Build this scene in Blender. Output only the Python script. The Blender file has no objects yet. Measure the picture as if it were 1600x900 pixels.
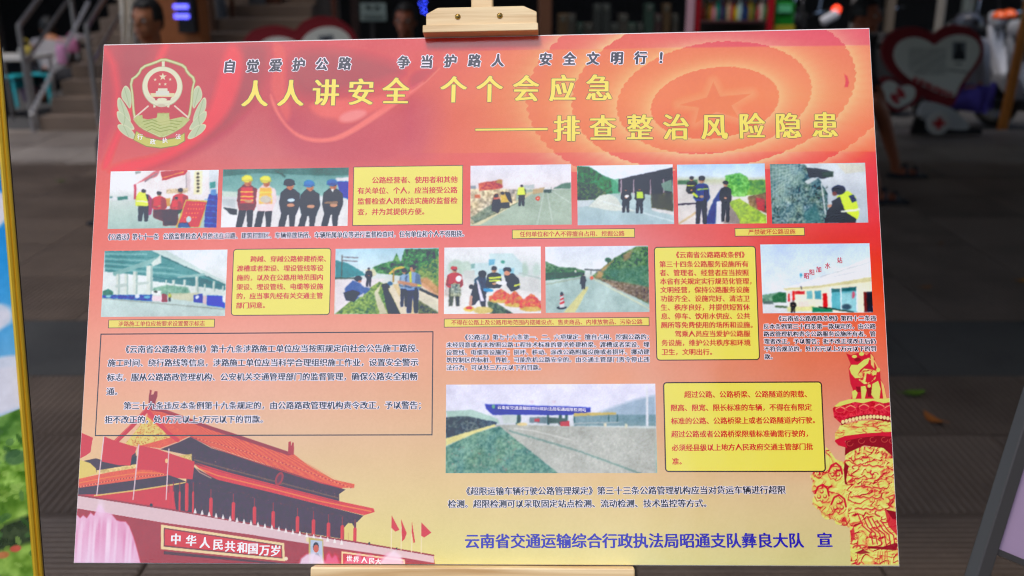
import bpy, bmesh, math, random
import numpy as np
from mathutils import Vector, Matrix, Euler

# ------------------------------------------------------------------ camera, world, sun, exposure
SC = bpy.context.scene
COL = SC.collection
PITCH = math.radians(18.1)
CAM = Vector((0, 0, 1.45))
F = 1556.0                                   # focal length in pixels of a 1600 px wide frame
cd = bpy.data.cameras.new('camera')
cd.sensor_width = 36; cd.lens = F * 36 / 1600
cd.clip_start = 0.05; cd.clip_end = 600
cd.dof.use_dof = True; cd.dof.focus_distance = 1.13; cd.dof.aperture_fstop = 4.4; cd.dof.aperture_blades = 9
cam = bpy.data.objects.new('camera', cd); COL.objects.link(cam)
cam.location = CAM; cam.rotation_euler = (math.pi / 2 - PITCH, 0, 0)
SC.camera = cam

SUN_EL, SUN_AZ = math.radians(68), math.radians(212)      # azimuth clockwise from +Y (camera looks along +Y)
w = bpy.data.worlds.new('World'); SC.world = w; w.use_nodes = True
wn = w.node_tree.nodes; wl = w.node_tree.links
bg = wn['Background']; bg.inputs['Strength'].default_value = 0.12
sky = wn.new('ShaderNodeTexSky'); sky.sky_type = 'NISHITA'; sky.sun_disc = False
sky.sun_elevation = SUN_EL; sky.sun_rotation = SUN_AZ; sky.dust_density = 2.3; sky.air_density = 1.2
wl.new(sky.outputs[0], bg.inputs[0])
sd = bpy.data.lights.new('sun', 'SUN'); sd.energy = 1.2; sd.angle = math.radians(14); sd.color = (1, .96, .9)
sun = bpy.data.objects.new('sun', sd); COL.objects.link(sun)
sdir = Vector((math.sin(SUN_AZ) * math.cos(SUN_EL), math.cos(SUN_AZ) * math.cos(SUN_EL), math.sin(SUN_EL)))
sun.rotation_euler = sdir.to_track_quat('Z', 'Y').to_euler()
SC.view_settings.view_transform = 'Standard'; SC.view_settings.look = 'None'
SC.view_settings.gamma = 1.0; SC.view_settings.exposure = 0.80
SC.cycles.use_denoising = True
SC.cycles.max_bounces = 6
SC.cycles.filter_width = 1.15
SC.cycles.caustics_reflective = False; SC.cycles.caustics_refractive = False

rnd = random.Random(7)
PI = math.pi

# ------------------------------------------------------------------ geometry of the view (only to measure places off the photograph)
FWD = Vector((0, math.cos(PITCH), -math.sin(PITCH))); UP = Vector((0, math.sin(PITCH), math.cos(PITCH)))
def ray(px, py): return FWD + Vector((1, 0, 0)) * ((px - 800) / F) + UP * ((450 - py) / F)
def P(px, py, y):                            # world point at forward distance y
    d = ray(px, py); return CAM + d * (y / d.y)
def G(px, py, z=0.0):                        # world point on the level z
    d = ray(px, py); return CAM + d * ((z - CAM.z) / d.z)

# pose of the poster board (fitted to its four corners)
BW, BH = 0.9, 0.602
_rx, _ry, _rz = [math.radians(a) for a in (-8.1145, -2.7754, 0.5399)]
RB = (Matrix.Rotation(_rz, 3, 'Z') @ Matrix.Rotation(_ry, 3, 'Y') @ Matrix.Rotation(_rx, 3, 'X'))
TB = Vector((-0.03748, -0.0029, -1.12502))
MC = Matrix((Vector((1, 0, 0)), UP, -FWD)).transposed()   # camera axes -> world
RW = MC @ RB; TW = CAM + MC @ TB
MB_ = Matrix.Translation(TW) @ RW.to_4x4() @ Matrix.Translation((0, -BH / 2, 0))   # board frame: origin at middle of the bottom edge
_Rn = np.array(RB); _Tn = np.array(TB)
def uv2px(u, v):                             # board plane (u right, v up from the bottom edge) -> photo pixel
    u = np.asarray(u, float); v = np.asarray(v, float) - BH / 2
    q = u[..., None] * _Rn[:, 0] + v[..., None] * _Rn[:, 1] + _Tn
    return 800 + F * q[..., 0] / -q[..., 2], 450 - F * q[..., 1] / -q[..., 2]
_H = np.array([[F * _Rn[0, 0] - 800 * _Rn[2, 0], F * _Rn[0, 1] - 800 * _Rn[2, 1], F * _Tn[0] - 800 * _Tn[2]],
               [-F * _Rn[1, 0] - 450 * _Rn[2, 0], -F * _Rn[1, 1] - 450 * _Rn[2, 1], -F * _Tn[1] - 450 * _Tn[2]],
               [-_Rn[2, 0], -_Rn[2, 1], -_Tn[2]]])
_Hi = np.linalg.inv(_H)
def px2uv(x, y):
    q = _Hi @ np.array([x, y, 1.0]); return q[0] / q[2], q[1] / q[2] + BH / 2

# ------------------------------------------------------------------ materials
def lin(c): 
    c = np.asarray(c, float) / 255.0
    return np.where(c <= .04045, c / 12.92, ((np.maximum(c, 1e-9) + .055) / 1.055) ** 2.4)
MATS = {}
def mat(name, rgb, rough=.6, metal=0., spec=.5, bump=0., bscale=200., var=0., vscale=8., coat=0., lum=None):
    """rgb given as 0..255 display values of the surface's own colour"""
    if name in MATS: return MATS[name]
    m = bpy.data.materials.new(name); m.use_nodes = True
    n = m.node_tree.nodes; l = m.node_tree.links; b = n['Principled BSDF']
    c = tuple(float(x) for x in lin(rgb)) + (1,)
    b.inputs['Base Color'].default_value = c
    b.inputs['Roughness'].default_value = rough; b.inputs['Metallic'].default_value = metal
    b.inputs['Specular IOR Level'].default_value = spec; b.inputs['Coat Weight'].default_value = coat
    if var:
        tc = n.new('ShaderNodeTexCoord'); no = n.new('ShaderNodeTexNoise'); no.inputs['Scale'].default_value = vscale
        no.inputs['Detail'].default_value = 6; mr = n.new('ShaderNodeMapRange'); mr.inputs['To Min'].default_value = 1 - var; mr.inputs['To Max'].default_value = 1 + var
        mx = n.new('ShaderNodeVectorMath'); mx.operation = 'SCALE'; mx.inputs[0].default_value = c[:3]
        l.new(tc.outputs['Object'], no.inputs['Vector']); l.new(no.outputs['Fac'], mr.inputs['Value']); l.new(mr.outputs[0], mx.inputs['Scale']); l.new(mx.outputs[0], b.inputs['Base Color'])
    if bump:
        tc = n.new('ShaderNodeTexCoord'); no = n.new('ShaderNodeTexNoise'); no.inputs['Scale'].default_value = bscale; no.inputs['Detail'].default_value = 4
        bu = n.new('ShaderNodeBump'); bu.inputs['Strength'].default_value = bump; bu.inputs['Distance'].default_value = .01
        l.new(tc.outputs['Object'], no.inputs['Vector']); l.new(no.outputs['Fac'], bu.inputs['Height']); l.new(bu.outputs[0], b.inputs['Normal'])
    if lum:
        b.inputs['Emission Color'].default_value = c; b.inputs['Emission Strength'].default_value = lum
    MATS[name] = m; return m

FILM = dict(rough=.09, spec=1.0)
def film_bump(m, n, l, b):
    """laminate film: faint woven grain and shallow waves of the glued print"""
    tc = n.new('ShaderNodeTexCoord')
    a = n.new('ShaderNodeTexNoise'); a.inputs['Scale'].default_value = 9; a.inputs['Detail'].default_value = 2
    g = n.new('ShaderNodeTexNoise'); g.inputs['Scale'].default_value = 900; g.inputs['Detail'].default_value = 1
    b1 = n.new('ShaderNodeBump'); b1.inputs['Distance'].default_value = .02; b1.inputs['Strength'].default_value = .085
    b2 = n.new('ShaderNodeBump'); b2.inputs['Distance'].default_value = .0004; b2.inputs['Strength'].default_value = .25
    l.new(tc.outputs['Object'], a.inputs['Vector']); l.new(tc.outputs['Object'], g.inputs['Vector'])
    l.new(a.outputs['Fac'], b1.inputs['Height']); l.new(g.outputs['Fac'], b2.inputs['Height'])
    l.new(b1.outputs[0], b2.inputs['Normal']); l.new(b2.outputs[0], b.inputs['Normal'])
def film_mat(name, rgb=None):
    if name in MATS: return MATS[name]
    m = bpy.data.materials.new(name); m.use_nodes = True
    n = m.node_tree.nodes; l = m.node_tree.links; b = n['Principled BSDF']
    b.inputs['Roughness'].default_value = FILM['rough']; b.inputs['IOR'].default_value = 1.6; b.inputs['Specular IOR Level'].default_value = FILM['spec']
    if rgb is None:
        at = n.new('ShaderNodeAttribute'); at.attribute_name = 'Col'; l.new(at.outputs['Color'], b.inputs['Base Color'])
    else:
        b.inputs['Base Color'].default_value = tuple(float(x) for x in lin(rgb)) + (1,)
    film_bump(m, n, l, b); MATS[name] = m; return m

# ------------------------------------------------------------------ object helpers
def link(name, me, parent=None, mw=None):
    o = bpy.data.objects.new(name, me); COL.objects.link(o)
    if parent is not None: o.parent = parent
    if mw is not None: o.matrix_world = mw
    return o
def tag(o, label=None, cat=None, group=None, kind=None):
    if label: o['label'] = label
    if cat: o['category'] = cat
    if group: o['group'] = group
    if kind: o['kind'] = kind
    return o
def thing(name, label, cat, loc=(0, 0, 0), rz=0., group=None, mw=None):
    o = bpy.data.objects.new(name, None); COL.objects.link(o); o.empty_display_size = .1
    if mw is not None: o.matrix_world = mw
    else: o.location = loc; o.rotation_euler = (0, 0, rz)
    return tag(o, label, cat, group)
def copy_tree(o, parent=None):
    c = o.copy(); COL.objects.link(c)
    if parent is not None: c.parent = parent
    for k in [x for x in KIDS.get(o.name, [])]:
        n = copy_tree(k, c); KIDS.setdefault(c.name, []).append(n)
    return c
KIDS = {}
class Mesh:
    def __init__(s): s.bm = bmesh.new()
    def box(s, c, d, rot=None, bev=0.0):
        g = bmesh.ops.create_cube(s.bm, size=1.0); vs = g['verts']
        R = (rot.to_matrix() if isinstance(rot, Euler) else (rot or Matrix.Identity(3)))
        for v in vs: v.co = Vector(c) + R @ Vector((v.co.x * d[0], v.co.y * d[1], v.co.z * d[2]))
        if bev:
            es = list({e for v in vs for e in v.link_edges})
            bmesh.ops.bevel(s.bm, geom=es, offset=bev, segments=2, affect='EDGES', profile=.5)
        return s
    def ring(s, c, ax1, ax2, r, n): return [s.bm.verts.new(Vector(c) + ax1 * (r * math.cos(2 * PI * k / n)) + ax2 * (r * math.sin(2 * PI * k / n))) for k in range(n)]
    def tube(s, pts, r, n=10, cap=True):
        pts = [Vector(p) for p in pts]; rs = r if isinstance(r, (list, tuple)) else [r] * len(pts)
        prev = None; a1 = None
        for i, p in enumerate(pts):
            t = ((pts[min(i + 1, len(pts) - 1)] - pts[max(i - 1, 0)])).normalized()
            if a1 is None: a1 = t.orthogonal().normalized()
            a1 = (a1 - t * a1.dot(t)).normalized(); a2 = t.cross(a1)
            rg = s.ring(p, a1, a2, rs[i], n)
            if prev:
                for k in range(n): s.bm.faces.new((prev[k], prev[(k + 1) % n], rg[(k + 1) % n], rg[k]))
            elif cap: s.bm.faces.new(rg[::-1])
            prev = rg
        if cap: s.bm.faces.new(prev)
        return s
    def lathe(s, prof, c=(0, 0, 0), n=16, R=None):
        R = R or Matrix.Identity(3); prev = None; c = Vector(c)
        for r, z in prof:
            rg = [s.bm.verts.new(c + R @ Vector((max(r, 1e-4) * math.cos(2 * PI * k / n), max(r, 1e-4) * math.sin(2 * PI * k / n), z))) for k in range(n)]
            if prev:
                for k in range(n): s.bm.faces.new((prev[k], prev[(k + 1) % n], rg[(k + 1) % n], rg[k]))
            else: s.bm.faces.new(rg[::-1])
            prev = rg
        s.bm.faces.new(prev); return s
    def prism(s, pts, z0, z1, M=None):       # outline in xy pushed from z0 to z1 (M: 4x4)
        M = M or Matrix.Identity(4)
        a = [s.bm.verts.new(M @ Vector((x, y, z0))) for x, y in pts]; b = [s.bm.verts.new(M @ Vector((x, y, z1))) for x, y in pts]
        n = len(pts); s.bm.faces.new(a[::-1]); s.bm.faces.new(b)
        for k in range(n): s.bm.faces.new((a[k], a[(k + 1) % n], b[(k + 1) % n], b[k]))
        return s
    def ball(s, c, r, n=12, rot=None):
        g = bmesh.ops.create_uvsphere(s.bm, u_segments=n, v_segments=max(6, n * 2 // 3), radius=1.0)
        r = r if isinstance(r, (tuple, list)) else (r, r, r); R = rot.to_matrix() if rot else Matrix.Identity(3)
        for v in g['verts']: v.co = Vector(c) + R @ Vector((v.co.x * r[0], v.co.y * r[1], v.co.z * r[2]))
        return s
    def torus(s, c, R_, r, M=None, n=20, m=8, sx=1.0):
        M = M or Matrix.Identity(3); c = Vector(c); rows = []
        for i in range(n):
            a = 2 * PI * i / n
            rows.append([s.bm.verts.new(c + M @ Vector(((R_ + r * math.cos(2 * PI * j / m)) * math.cos(a) * sx, (R_ + r * math.cos(2 * PI * j / m)) * math.sin(a), r * math.sin(2 * PI * j / m)))) for j in range(m)])
        for i in range(n):
            for j in range(m): s.bm.faces.new((rows[i][j], rows[(i + 1) % n][j], rows[(i + 1) % n][(j + 1) % m], rows[i][(j + 1) % m]))
        return s
    def done(s, name, m, parent=None, smooth=False, label=None, mw=None):
        bmesh.ops.recalc_face_normals(s.bm, faces=s.bm.faces)
        me = bpy.data.meshes.new(name); s.bm.to_mesh(me); s.bm.free()
        if smooth:
            me.polygons.foreach_set('use_smooth', [True] * len(me.polygons))
            try: me.set_sharp_from_angle(angle=math.radians(40))
            except Exception: pass
        me.materials.append(m); o = link(name, me, parent, mw)
        if parent is not None: KIDS.setdefault(parent.name, []).append(o)
        if label: o['label'] = label
        return o

# ------------------------------------------------------------------ print painter (colours of the flat print only)
def vnoise(x, y, s, seed=0):
    rs = np.random.RandomState(seed); g = rs.rand(64, 64)
    xx = np.asarray(x) / s; yy = np.asarray(y) / s
    xi = np.floor(xx).astype(int); yi = np.floor(yy).astype(int); fx = xx - xi; fy = yy - yi
    fx = fx * fx * (3 - 2 * fx); fy = fy * fy * (3 - 2 * fy)
    a = g[yi % 64, xi % 64]; b = g[yi % 64, (xi + 1) % 64]; c = g[(yi + 1) % 64, xi % 64]; d = g[(yi + 1) % 64, (xi + 1) % 64]
    return (a * (1 - fx) + b * fx) * (1 - fy) + (c * (1 - fx) + d * fx) * fy
def fbm(x, y, s, seed=0, o=3): return sum(vnoise(x, y, s / 2 ** k, seed + k) * .5 ** k for k in range(o)) / sum(.5 ** k for k in range(o))
def smooth_loop(pts, it=2):
    for _ in range(it):
        q = []
        for i in range(len(pts)):
            a, b = pts[i], pts[(i + 1) % len(pts)]; q += [(a[0] * .75 + b[0] * .25, a[1] * .75 + b[1] * .25), (a[0] * .25 + b[0] * .75, a[1] * .25 + b[1] * .75)]
        pts = q
    return pts
def ridge(X, Y, s, seed):                      # leafy or stony mottling with dark gaps and bright tips
    n = fbm(X + 2 * vnoise(X, Y, s * 2, 71), Y + 2 * vnoise(X, Y, s * 2, 72), s, seed, 3)
    return np.clip((n - .5) * 4.2, -1.3, 1.3)
class Canvas:
    """grid of coloured points on a rectangle u0..u1, v0..v1; shapes are given in measured coordinates"""
    def __init__(s, u0, v0, u1, v1, cell, board=True, wob=0):
        s.nx = max(2, int(round((u1 - u0) / cell)) + 1); s.ny = max(2, int(round((v1 - v0) / cell)) + 1)
        s.U, s.V = np.meshgrid(np.linspace(u0, u1, s.nx), np.linspace(v1, v0, s.ny)); s.board = board
        if board: s.X, s.Y = uv2px(s.U, s.V)
        else: s.X, s.Y = s.U * 1000, -s.V * 1000
        if wob:                                    # uneven, natural edges inside the printed photographs
            X0, Y0 = s.X.copy(), s.Y.copy(); s.X = X0 + (fbm(X0, Y0, 3.2, 41, 2) - .5) * wob; s.Y = Y0 + (fbm(X0, Y0, 3.2, 43, 2) - .5) * wob
        s.C = np.zeros((s.ny, s.nx, 3)); s.T = (0, 0, 1.0)
    def z(s, x0, y0, k): s.T = (x0, y0, k); return s
    def tp(s, pts): a = np.asarray(pts, float); return a / s.T[2] + np.array(s.T[:2])
    def win(s, x0, y0, x1, y1):
        r = np.where((s.Y.max(1) >= y0) & (s.Y.min(1) <= y1))[0]; c = np.where((s.X.max(0) >= x0) & (s.X.min(0) <= x1))[0]
        if not len(r) or not len(c): return None
        return slice(r[0], r[-1] + 1), slice(c[0], c[-1] + 1)
    def mix(s, w_, a, col):
        a = a[..., None]; s.C[w_] = s.C[w_] * (1 - a) + np.asarray(col, float) * a
    def poly(s, pts, col, a=1.0, f=.7, tex=0, ts=3, raw=False):
        p = np.asarray(pts, float) if raw else s.tp(pts); x0, y0 = p.min(0) - f - 1; x1, y1 = p.max(0) + f + 1
        w_ = s.win(x0, y0, x1, y1)
        if w_ is None: return s
        X, Y = s.X[w_], s.Y[w_]; ins = np.zeros(X.shape, bool); d2 = np.full(X.shape, 1e9)
        for i in range(len(p)):
            ax, ay = p[i]; bx, by = p[(i + 1) % len(p)]; dx, dy = bx - ax, by - ay; L = dx * dx + dy * dy + 1e-12
            t = np.clip(((X - ax) * dx + (Y - ay) * dy) / L, 0, 1); d2 = np.minimum(d2, (X - ax - t * dx) ** 2 + (Y - ay - t * dy) ** 2)
            if ay != by: ins ^= ((ay > Y) != (by > Y)) & (X < ax + (Y - ay) * dx / (by - ay if by != ay else 1e-9))
        sdv = np.sqrt(d2) * np.where(ins, 1, -1); al = np.clip(.5 + sdv / f, 0, 1) * a
        if tex >= 16:
            r = ridge(X, Y, ts * .9, 5) * tex * 1.15; v = (fbm(X, Y, ts * 5, 15) - .5) * tex * 1.2
            col = np.asarray(col, float) + np.stack([r + v * 1.2, r * .95 + v * .8, r * .8 - v * .2], -1)
        elif tex: col = np.asarray(col, float) + (fbm(X, Y, ts, 5) - .5)[..., None] * 2 * tex
        s.mix(w_, al, col); return s
    def ell(s, cx, cy, rx, ry, col, a=1.0, f=.7, rot=0, tex=0, ts=3):
        (cx, cy), = s.tp([(cx, cy)]); k = s.T[2]; rx /= k; ry /= k; m = max(rx, ry) + f + 1
        w_ = s.win(cx - m, cy - m, cx + m, cy + m)
        if w_ is None: return s
        X, Y = s.X[w_] - cx, s.Y[w_] - cy; c, q = math.cos(math.radians(rot)), math.sin(math.radians(rot))
        X, Y = X * c + Y * q, -X * q + Y * c; r = np.sqrt((X / rx) ** 2 + (Y / ry) ** 2)
        al = np.clip(.5 + (1 - r) * min(rx, ry) / f, 0, 1) * a
        if tex: col = np.asarray(col, float) + (fbm(s.X[w_], s.Y[w_], ts, 9) - .5)[..., None] * 2 * tex
        s.mix(w_, al, col); return s
    def line(s, pts, wd, col, a=1.0, f=.7):
        p = s.tp(pts); x0, y0 = p.min(0) - wd - f; x1, y1 = p.max(0) + wd + f; w_ = s.win(x0, y0, x1, y1)
        if w_ is None: return s
        X, Y = s.X[w_], s.Y[w_]; d2 = np.full(X.shape, 1e9)
        for i in range(len(p) - 1):
            ax, ay = p[i]; bx, by = p[i + 1]; dx, dy = bx - ax, by - ay; L = dx * dx + dy * dy + 1e-12
            t = np.clip(((X - ax) * dx + (Y - ay) * dy) / L, 0, 1); d2 = np.minimum(d2, (X - ax - t * dx) ** 2 + (Y - ay - t * dy) ** 2)
        s.mix(w_, np.clip(.5 + (wd / 2 - np.sqrt(d2)) / f, 0, 1) * a, col); return s
    def carve(s, pts, sc, seed=3, raw=True, ax=1.0, depth=1.0):
        """two-tone print of carved stone: swelling cloud lumps, red in the creases"""
        p = np.asarray(pts, float); w_ = s.win(p[:, 0].min() - 1, p[:, 1].min() - 1, p[:, 0].max() + 1, p[:, 1].max() + 1)
        if w_ is None: return s
        X, Y = s.X[w_], s.Y[w_] * ax; wx = X + 3.2 * np.sin(Y * .21 + vnoise(X, Y, 14, 8) * 7); wy = Y + 3.2 * np.sin(X * .24 + vnoise(X, Y, 12, 9) * 7)
        h = 1 - np.abs(2 * vnoise(wx, wy, sc, seed) - 1) * 1.0; h2 = 1 - np.abs(2 * vnoise(wx, wy, sc * .45, seed + 5) - 1)
        H = np.abs(2 * vnoise(wx, wy, sc, seed) - 1) ** .5 + .45 * np.abs(2 * vnoise(wx * 1.1, wy, sc * .48, seed + 4) - 1) ** .6
        gy_, gx_ = np.gradient(H); k = np.abs(X[0, 1] - X[0, 0]) if X.shape[1] > 1 else 1; e = -(gx_ * .5 + gy_ * .9) / k * 2.4 * depth + (H - .62) * 1.1
        e = np.clip(e, -1.3, 1.3); pal = np.array([(120,8,36), (196,26,52), (214,84,66), (222,176,98), (214,214,106), (228,228,140)], float)
        col = np.stack([np.interp(e, [-1.1, -.55, -.25, 0, .3, 1.1], pal[:, i]) for i in range(3)], -1)
        ins = np.zeros(X.shape, bool); Y0 = s.Y[w_]; d2 = np.full(X.shape, 1e9)
        for i in range(len(p)):
            a_, b_ = p[i], p[(i + 1) % len(p)]; dx, dy = b_[0] - a_[0], b_[1] - a_[1]; t = np.clip(((X - a_[0]) * dx + (Y0 - a_[1]) * dy) / (dx * dx + dy * dy + 1e-9), 0, 1); d2 = np.minimum(d2, (X - a_[0] - t * dx) ** 2 + (Y0 - a_[1] - t * dy) ** 2)
            if a_[1] != b_[1]: ins ^= ((a_[1] > Y0) != (b_[1] > Y0)) & (X < a_[0] + (Y0 - a_[1]) * dx / dy)
        al = np.clip(.5 + np.sqrt(d2) * np.where(ins, 1, -1) / .8, 0, 1)[..., None]; s.C[w_] = s.C[w_] * (1 - al) + col * al
        return s
    def grad(s, cols):                       # rows of (y, colour) in the current measure, over everything
        ys = [s.T[1] + c[0] / s.T[2] for c in cols]
        for k in range(3): s.C[..., k] = np.interp(s.Y, ys, [c[1][k] for c in cols])
        return s
    def noise(s, amp, sc, seed=1, o=3, w_=None):
        s.C += ((fbm(s.X, s.Y, sc, seed, o) - .5) * 2 * amp)[..., None]; return s
    def specks(s, pts, n, col, r=1.2, a=.7, seed=3, jit=25):
        p = s.tp(pts); rs = random.Random(seed); x0, y0 = p.min(0); x1, y1 = p.max(0); k = s.T; s.T = (0, 0, 1); i = 0; tr = 0
        while i < n and tr < n * 20:
            tr += 1
            x, y = rs.uniform(x0, x1), rs.uniform(y0, y1); ins = False
            for j in range(len(p)):
                ax, ay = p[j]; bx, by = p[j - 1]
                if (ay > y) != (by > y) and x < ax + (y - ay) * (bx - ax) / (by - ay): ins = not ins
            if not ins: continue
            q = rs.uniform(-jit, jit); s.ell(x, y, r * rs.uniform(.6, 1.5), r * rs.uniform(.4, 1), [c + q for c in col], a, .8, rs.uniform(0, 180)); i += 1
        s.T = k; return s
    def fig(s, cx, top, h, shirt, pants, skin=(190, 150, 130), hat=None, wd=1.0, vest=None, hair=(60, 60, 75), legs=True, lean=0):
        """a small standing figure inside a printed photograph"""
        hr = h * .07; q = lambda a, b: (cx + a * h * wd + lean * (1 - b) * h, top + b * h)
        if legs:
            s.poly([q(-.11, .47), q(.11, .47), q(.1, .98), q(.025, .98), q(.0, .62), q(-.04, .98), q(-.12, .98)], pants)
        s.poly([q(-.05, .15), q(.05, .15), q(.14, .2), q(.17, .45), q(.12, .52), q(-.12, .52), q(-.17, .45), q(-.14, .2)], shirt, tex=6)
        if vest:
            s.poly([q(-.09, .18), q(.09, .18), q(.11, .48), q(-.11, .48)], vest)
            s.line([q(-.1, .32), q(.1, .32)], h * .03 / s.T[2], (240, 240, 225)); s.line([q(-.1, .42), q(.1, .42)], h * .03 / s.T[2], (240, 240, 225))
        dk = [v * .62 for v in shirt]; s.poly([q(.05, .17), q(.14, .2), q(.17, .45), q(.1, .52), q(.04, .5)], dk, .55, 1.2); s.line([q(-.13, .24), q(-.15, .44), q(-.04, .46)], max(.8, h * .035 / s.T[2]), dk, .7)
        if legs: s.line([q(.06, .5), q(.055, .96)], max(.8, h * .05 / s.T[2]), [v * .6 for v in pants], .6)
        c = q(0, .085); s.ell(c[0], c[1], hr * .8, hr, skin); s.ell(c[0] + hr * .35, c[1] + hr * .1, hr * .4, hr * .75, [v * .72 for v in skin], .6, 1)
        s.ell(c[0], c[1] - hr * .5, hr * .95, hr * .7, hat or hair)
        s.ell(*q(.0, .42), h * .05 * wd, h * .03, skin)
        return s
    def mesh(s, name, z, m, parent, mw=None, deveil=True, label=None):
        n = s.nx * s.ny; me = bpy.data.meshes.new(name); me.vertices.add(n)
        co = np.zeros((s.ny, s.nx, 3), np.float32); co[..., 0] = s.U; co[..., 1] = s.V; co[..., 2] = z
        me.vertices.foreach_set('co', co.ravel())
        i = np.arange(n).reshape(s.ny, s.nx); q = np.stack([i[1:, :-1], i[1:, 1:], i[:-1, 1:], i[:-1, :-1]], -1).reshape(-1, 4).astype(np.int32)
        me.loops.add(q.size); me.loops.foreach_set('vertex_index', q.ravel()); me.polygons.add(len(q))
        me.polygons.foreach_set('loop_start', np.arange(0, q.size, 4, dtype=np.int32))
        me.update(calc_edges=True)
        L = lin(np.clip(s.C, 0, 255))
        if deveil: L = true_ink(L, s.X, s.Y)
        at = me.color_attributes.new('Col', 'FLOAT_COLOR', 'POINT'); r = np.ones((n, 4), np.float32); r[:, :3] = L.reshape(-1, 3)
        at.data.foreach_set('color', r.ravel()); me.materials.append(m)
        o = link(name, me, parent, mw)
        if parent is not None: KIDS.setdefault(parent.name, []).append(o)
        if label: o['label'] = label
        return o
# The photograph shows the print through the sheen of its film.  Printed colours were read off the photograph;
# this takes the sheen (measured from the reflecting sky) back out so that the mesh carries the ink's own colour.
VX, VY = [180, 690, 1030, 1200, 1340], [90, 330, 570, 865]
VT = .95 * np.array([[(.157,.162,.192),(.169,.171,.196),(.120,.129,.160),(.099,.110,.143),(.082,.096,.130)], [(.110,.125,.161),(.109,.123,.159),(.078,.092,.123),(.049,.057,.078),(.041,.049,.069)],
               [(.090,.110,.150),(.088,.106,.146),(.057,.070,.098),(.019,.023,.031),(.007,.009,.011)], [(.084,.107,.141),(.077,.099,.133),(.054,.068,.093),(.017,.021,.026),(.007,.008,.010)]])
def table(X, Y, ax, ay, T):
    ax, ay = np.array(ax, float), np.array(ay, float)
    xi = np.clip(np.searchsorted(ax, X) - 1, 0, len(ax) - 2); yi = np.clip(np.searchsorted(ay, Y) - 1, 0, len(ay) - 2)
    fx = np.clip((X - ax[xi]) / (ax[xi + 1] - ax[xi]), 0, 1)[..., None]; fy = np.clip((Y - ay[yi]) / (ay[yi + 1] - ay[yi]), 0, 1)[..., None]
    return (T[yi, xi] * (1 - fx) + T[yi, xi + 1] * fx) * (1 - fy) + (T[yi + 1, xi] * (1 - fx) + T[yi + 1, xi + 1] * fx) * fy
def true_ink(L, X, Y):
    return np.clip((L - table(X, Y, VX, VY, VT)) / np.array((.925, .93, .985)), .002, .88)
# ------------------------------------------------------------------ the poster board
board = thing('poster_board', 'large red and yellow poster board with photographs and Chinese lettering on the wooden easel', 'poster board', mw=MB_)
WHITE_FOAM = mat('foam_edge', (236, 232, 230), .6)
Mesh().box((0, BH / 2, -.003), (BW, BH, .005)).done('foam_core', WHITE_FOAM, board)
PRINT = film_mat('print_film')
gx = [120, 400, 700, 1000, 1250, 1400]; gy = [50, 150, 240, 300, 380, 450, 520, 600, 680, 760, 880]
gc = [[(205,108,122),(222,118,128),(232,124,131),(238,130,132),(228,105,125),(232,110,122)],
 [(208,112,124),(210,115,126),(232,130,126),(240,140,122),(240,145,115),(228,140,118)],
 [(226,120,124),(218,138,144),(234,132,130),(236,115,118),(235,95,95),(236,72,58)],
 [(236,128,124),(234,136,134),(236,126,126),(234,118,120),(230,80,80),(229,64,60)],
 [(238,140,132),(241,148,146),(238,142,142),(232,143,146),(228,85,85),(232,70,58)],
 [(240,152,142),(241,160,150),(240,156,148),(236,146,136),(232,100,82),(234,86,62)],
 [(240,165,148),(241,174,160),(238,172,152),(232,158,140),(230,120,90),(230,102,74)],
 [(238,178,156),(236,184,166),(232,180,152),(230,172,150),(222,132,104),(220,120,100)],
 [(234,190,158),(232,194,166),(228,190,156),(226,180,148),(220,156,128),(214,142,122)],
 [(228,200,155),(226,202,160),(226,200,156),(223,194,150),(214,184,146),(210,176,138)],
 [(224,208,140),(222,212,140),(222,214,150),(222,213,156),(206,196,138),(198,190,134)]]
gc = np.array(gc, float); gc[:6, :, 1:] -= 8; gc[6:8, :, 1:] -= 3; gc[9:, :, :2] += 3
def bilin(X, Y): return table(X, Y, gx, gy, gc)
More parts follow.
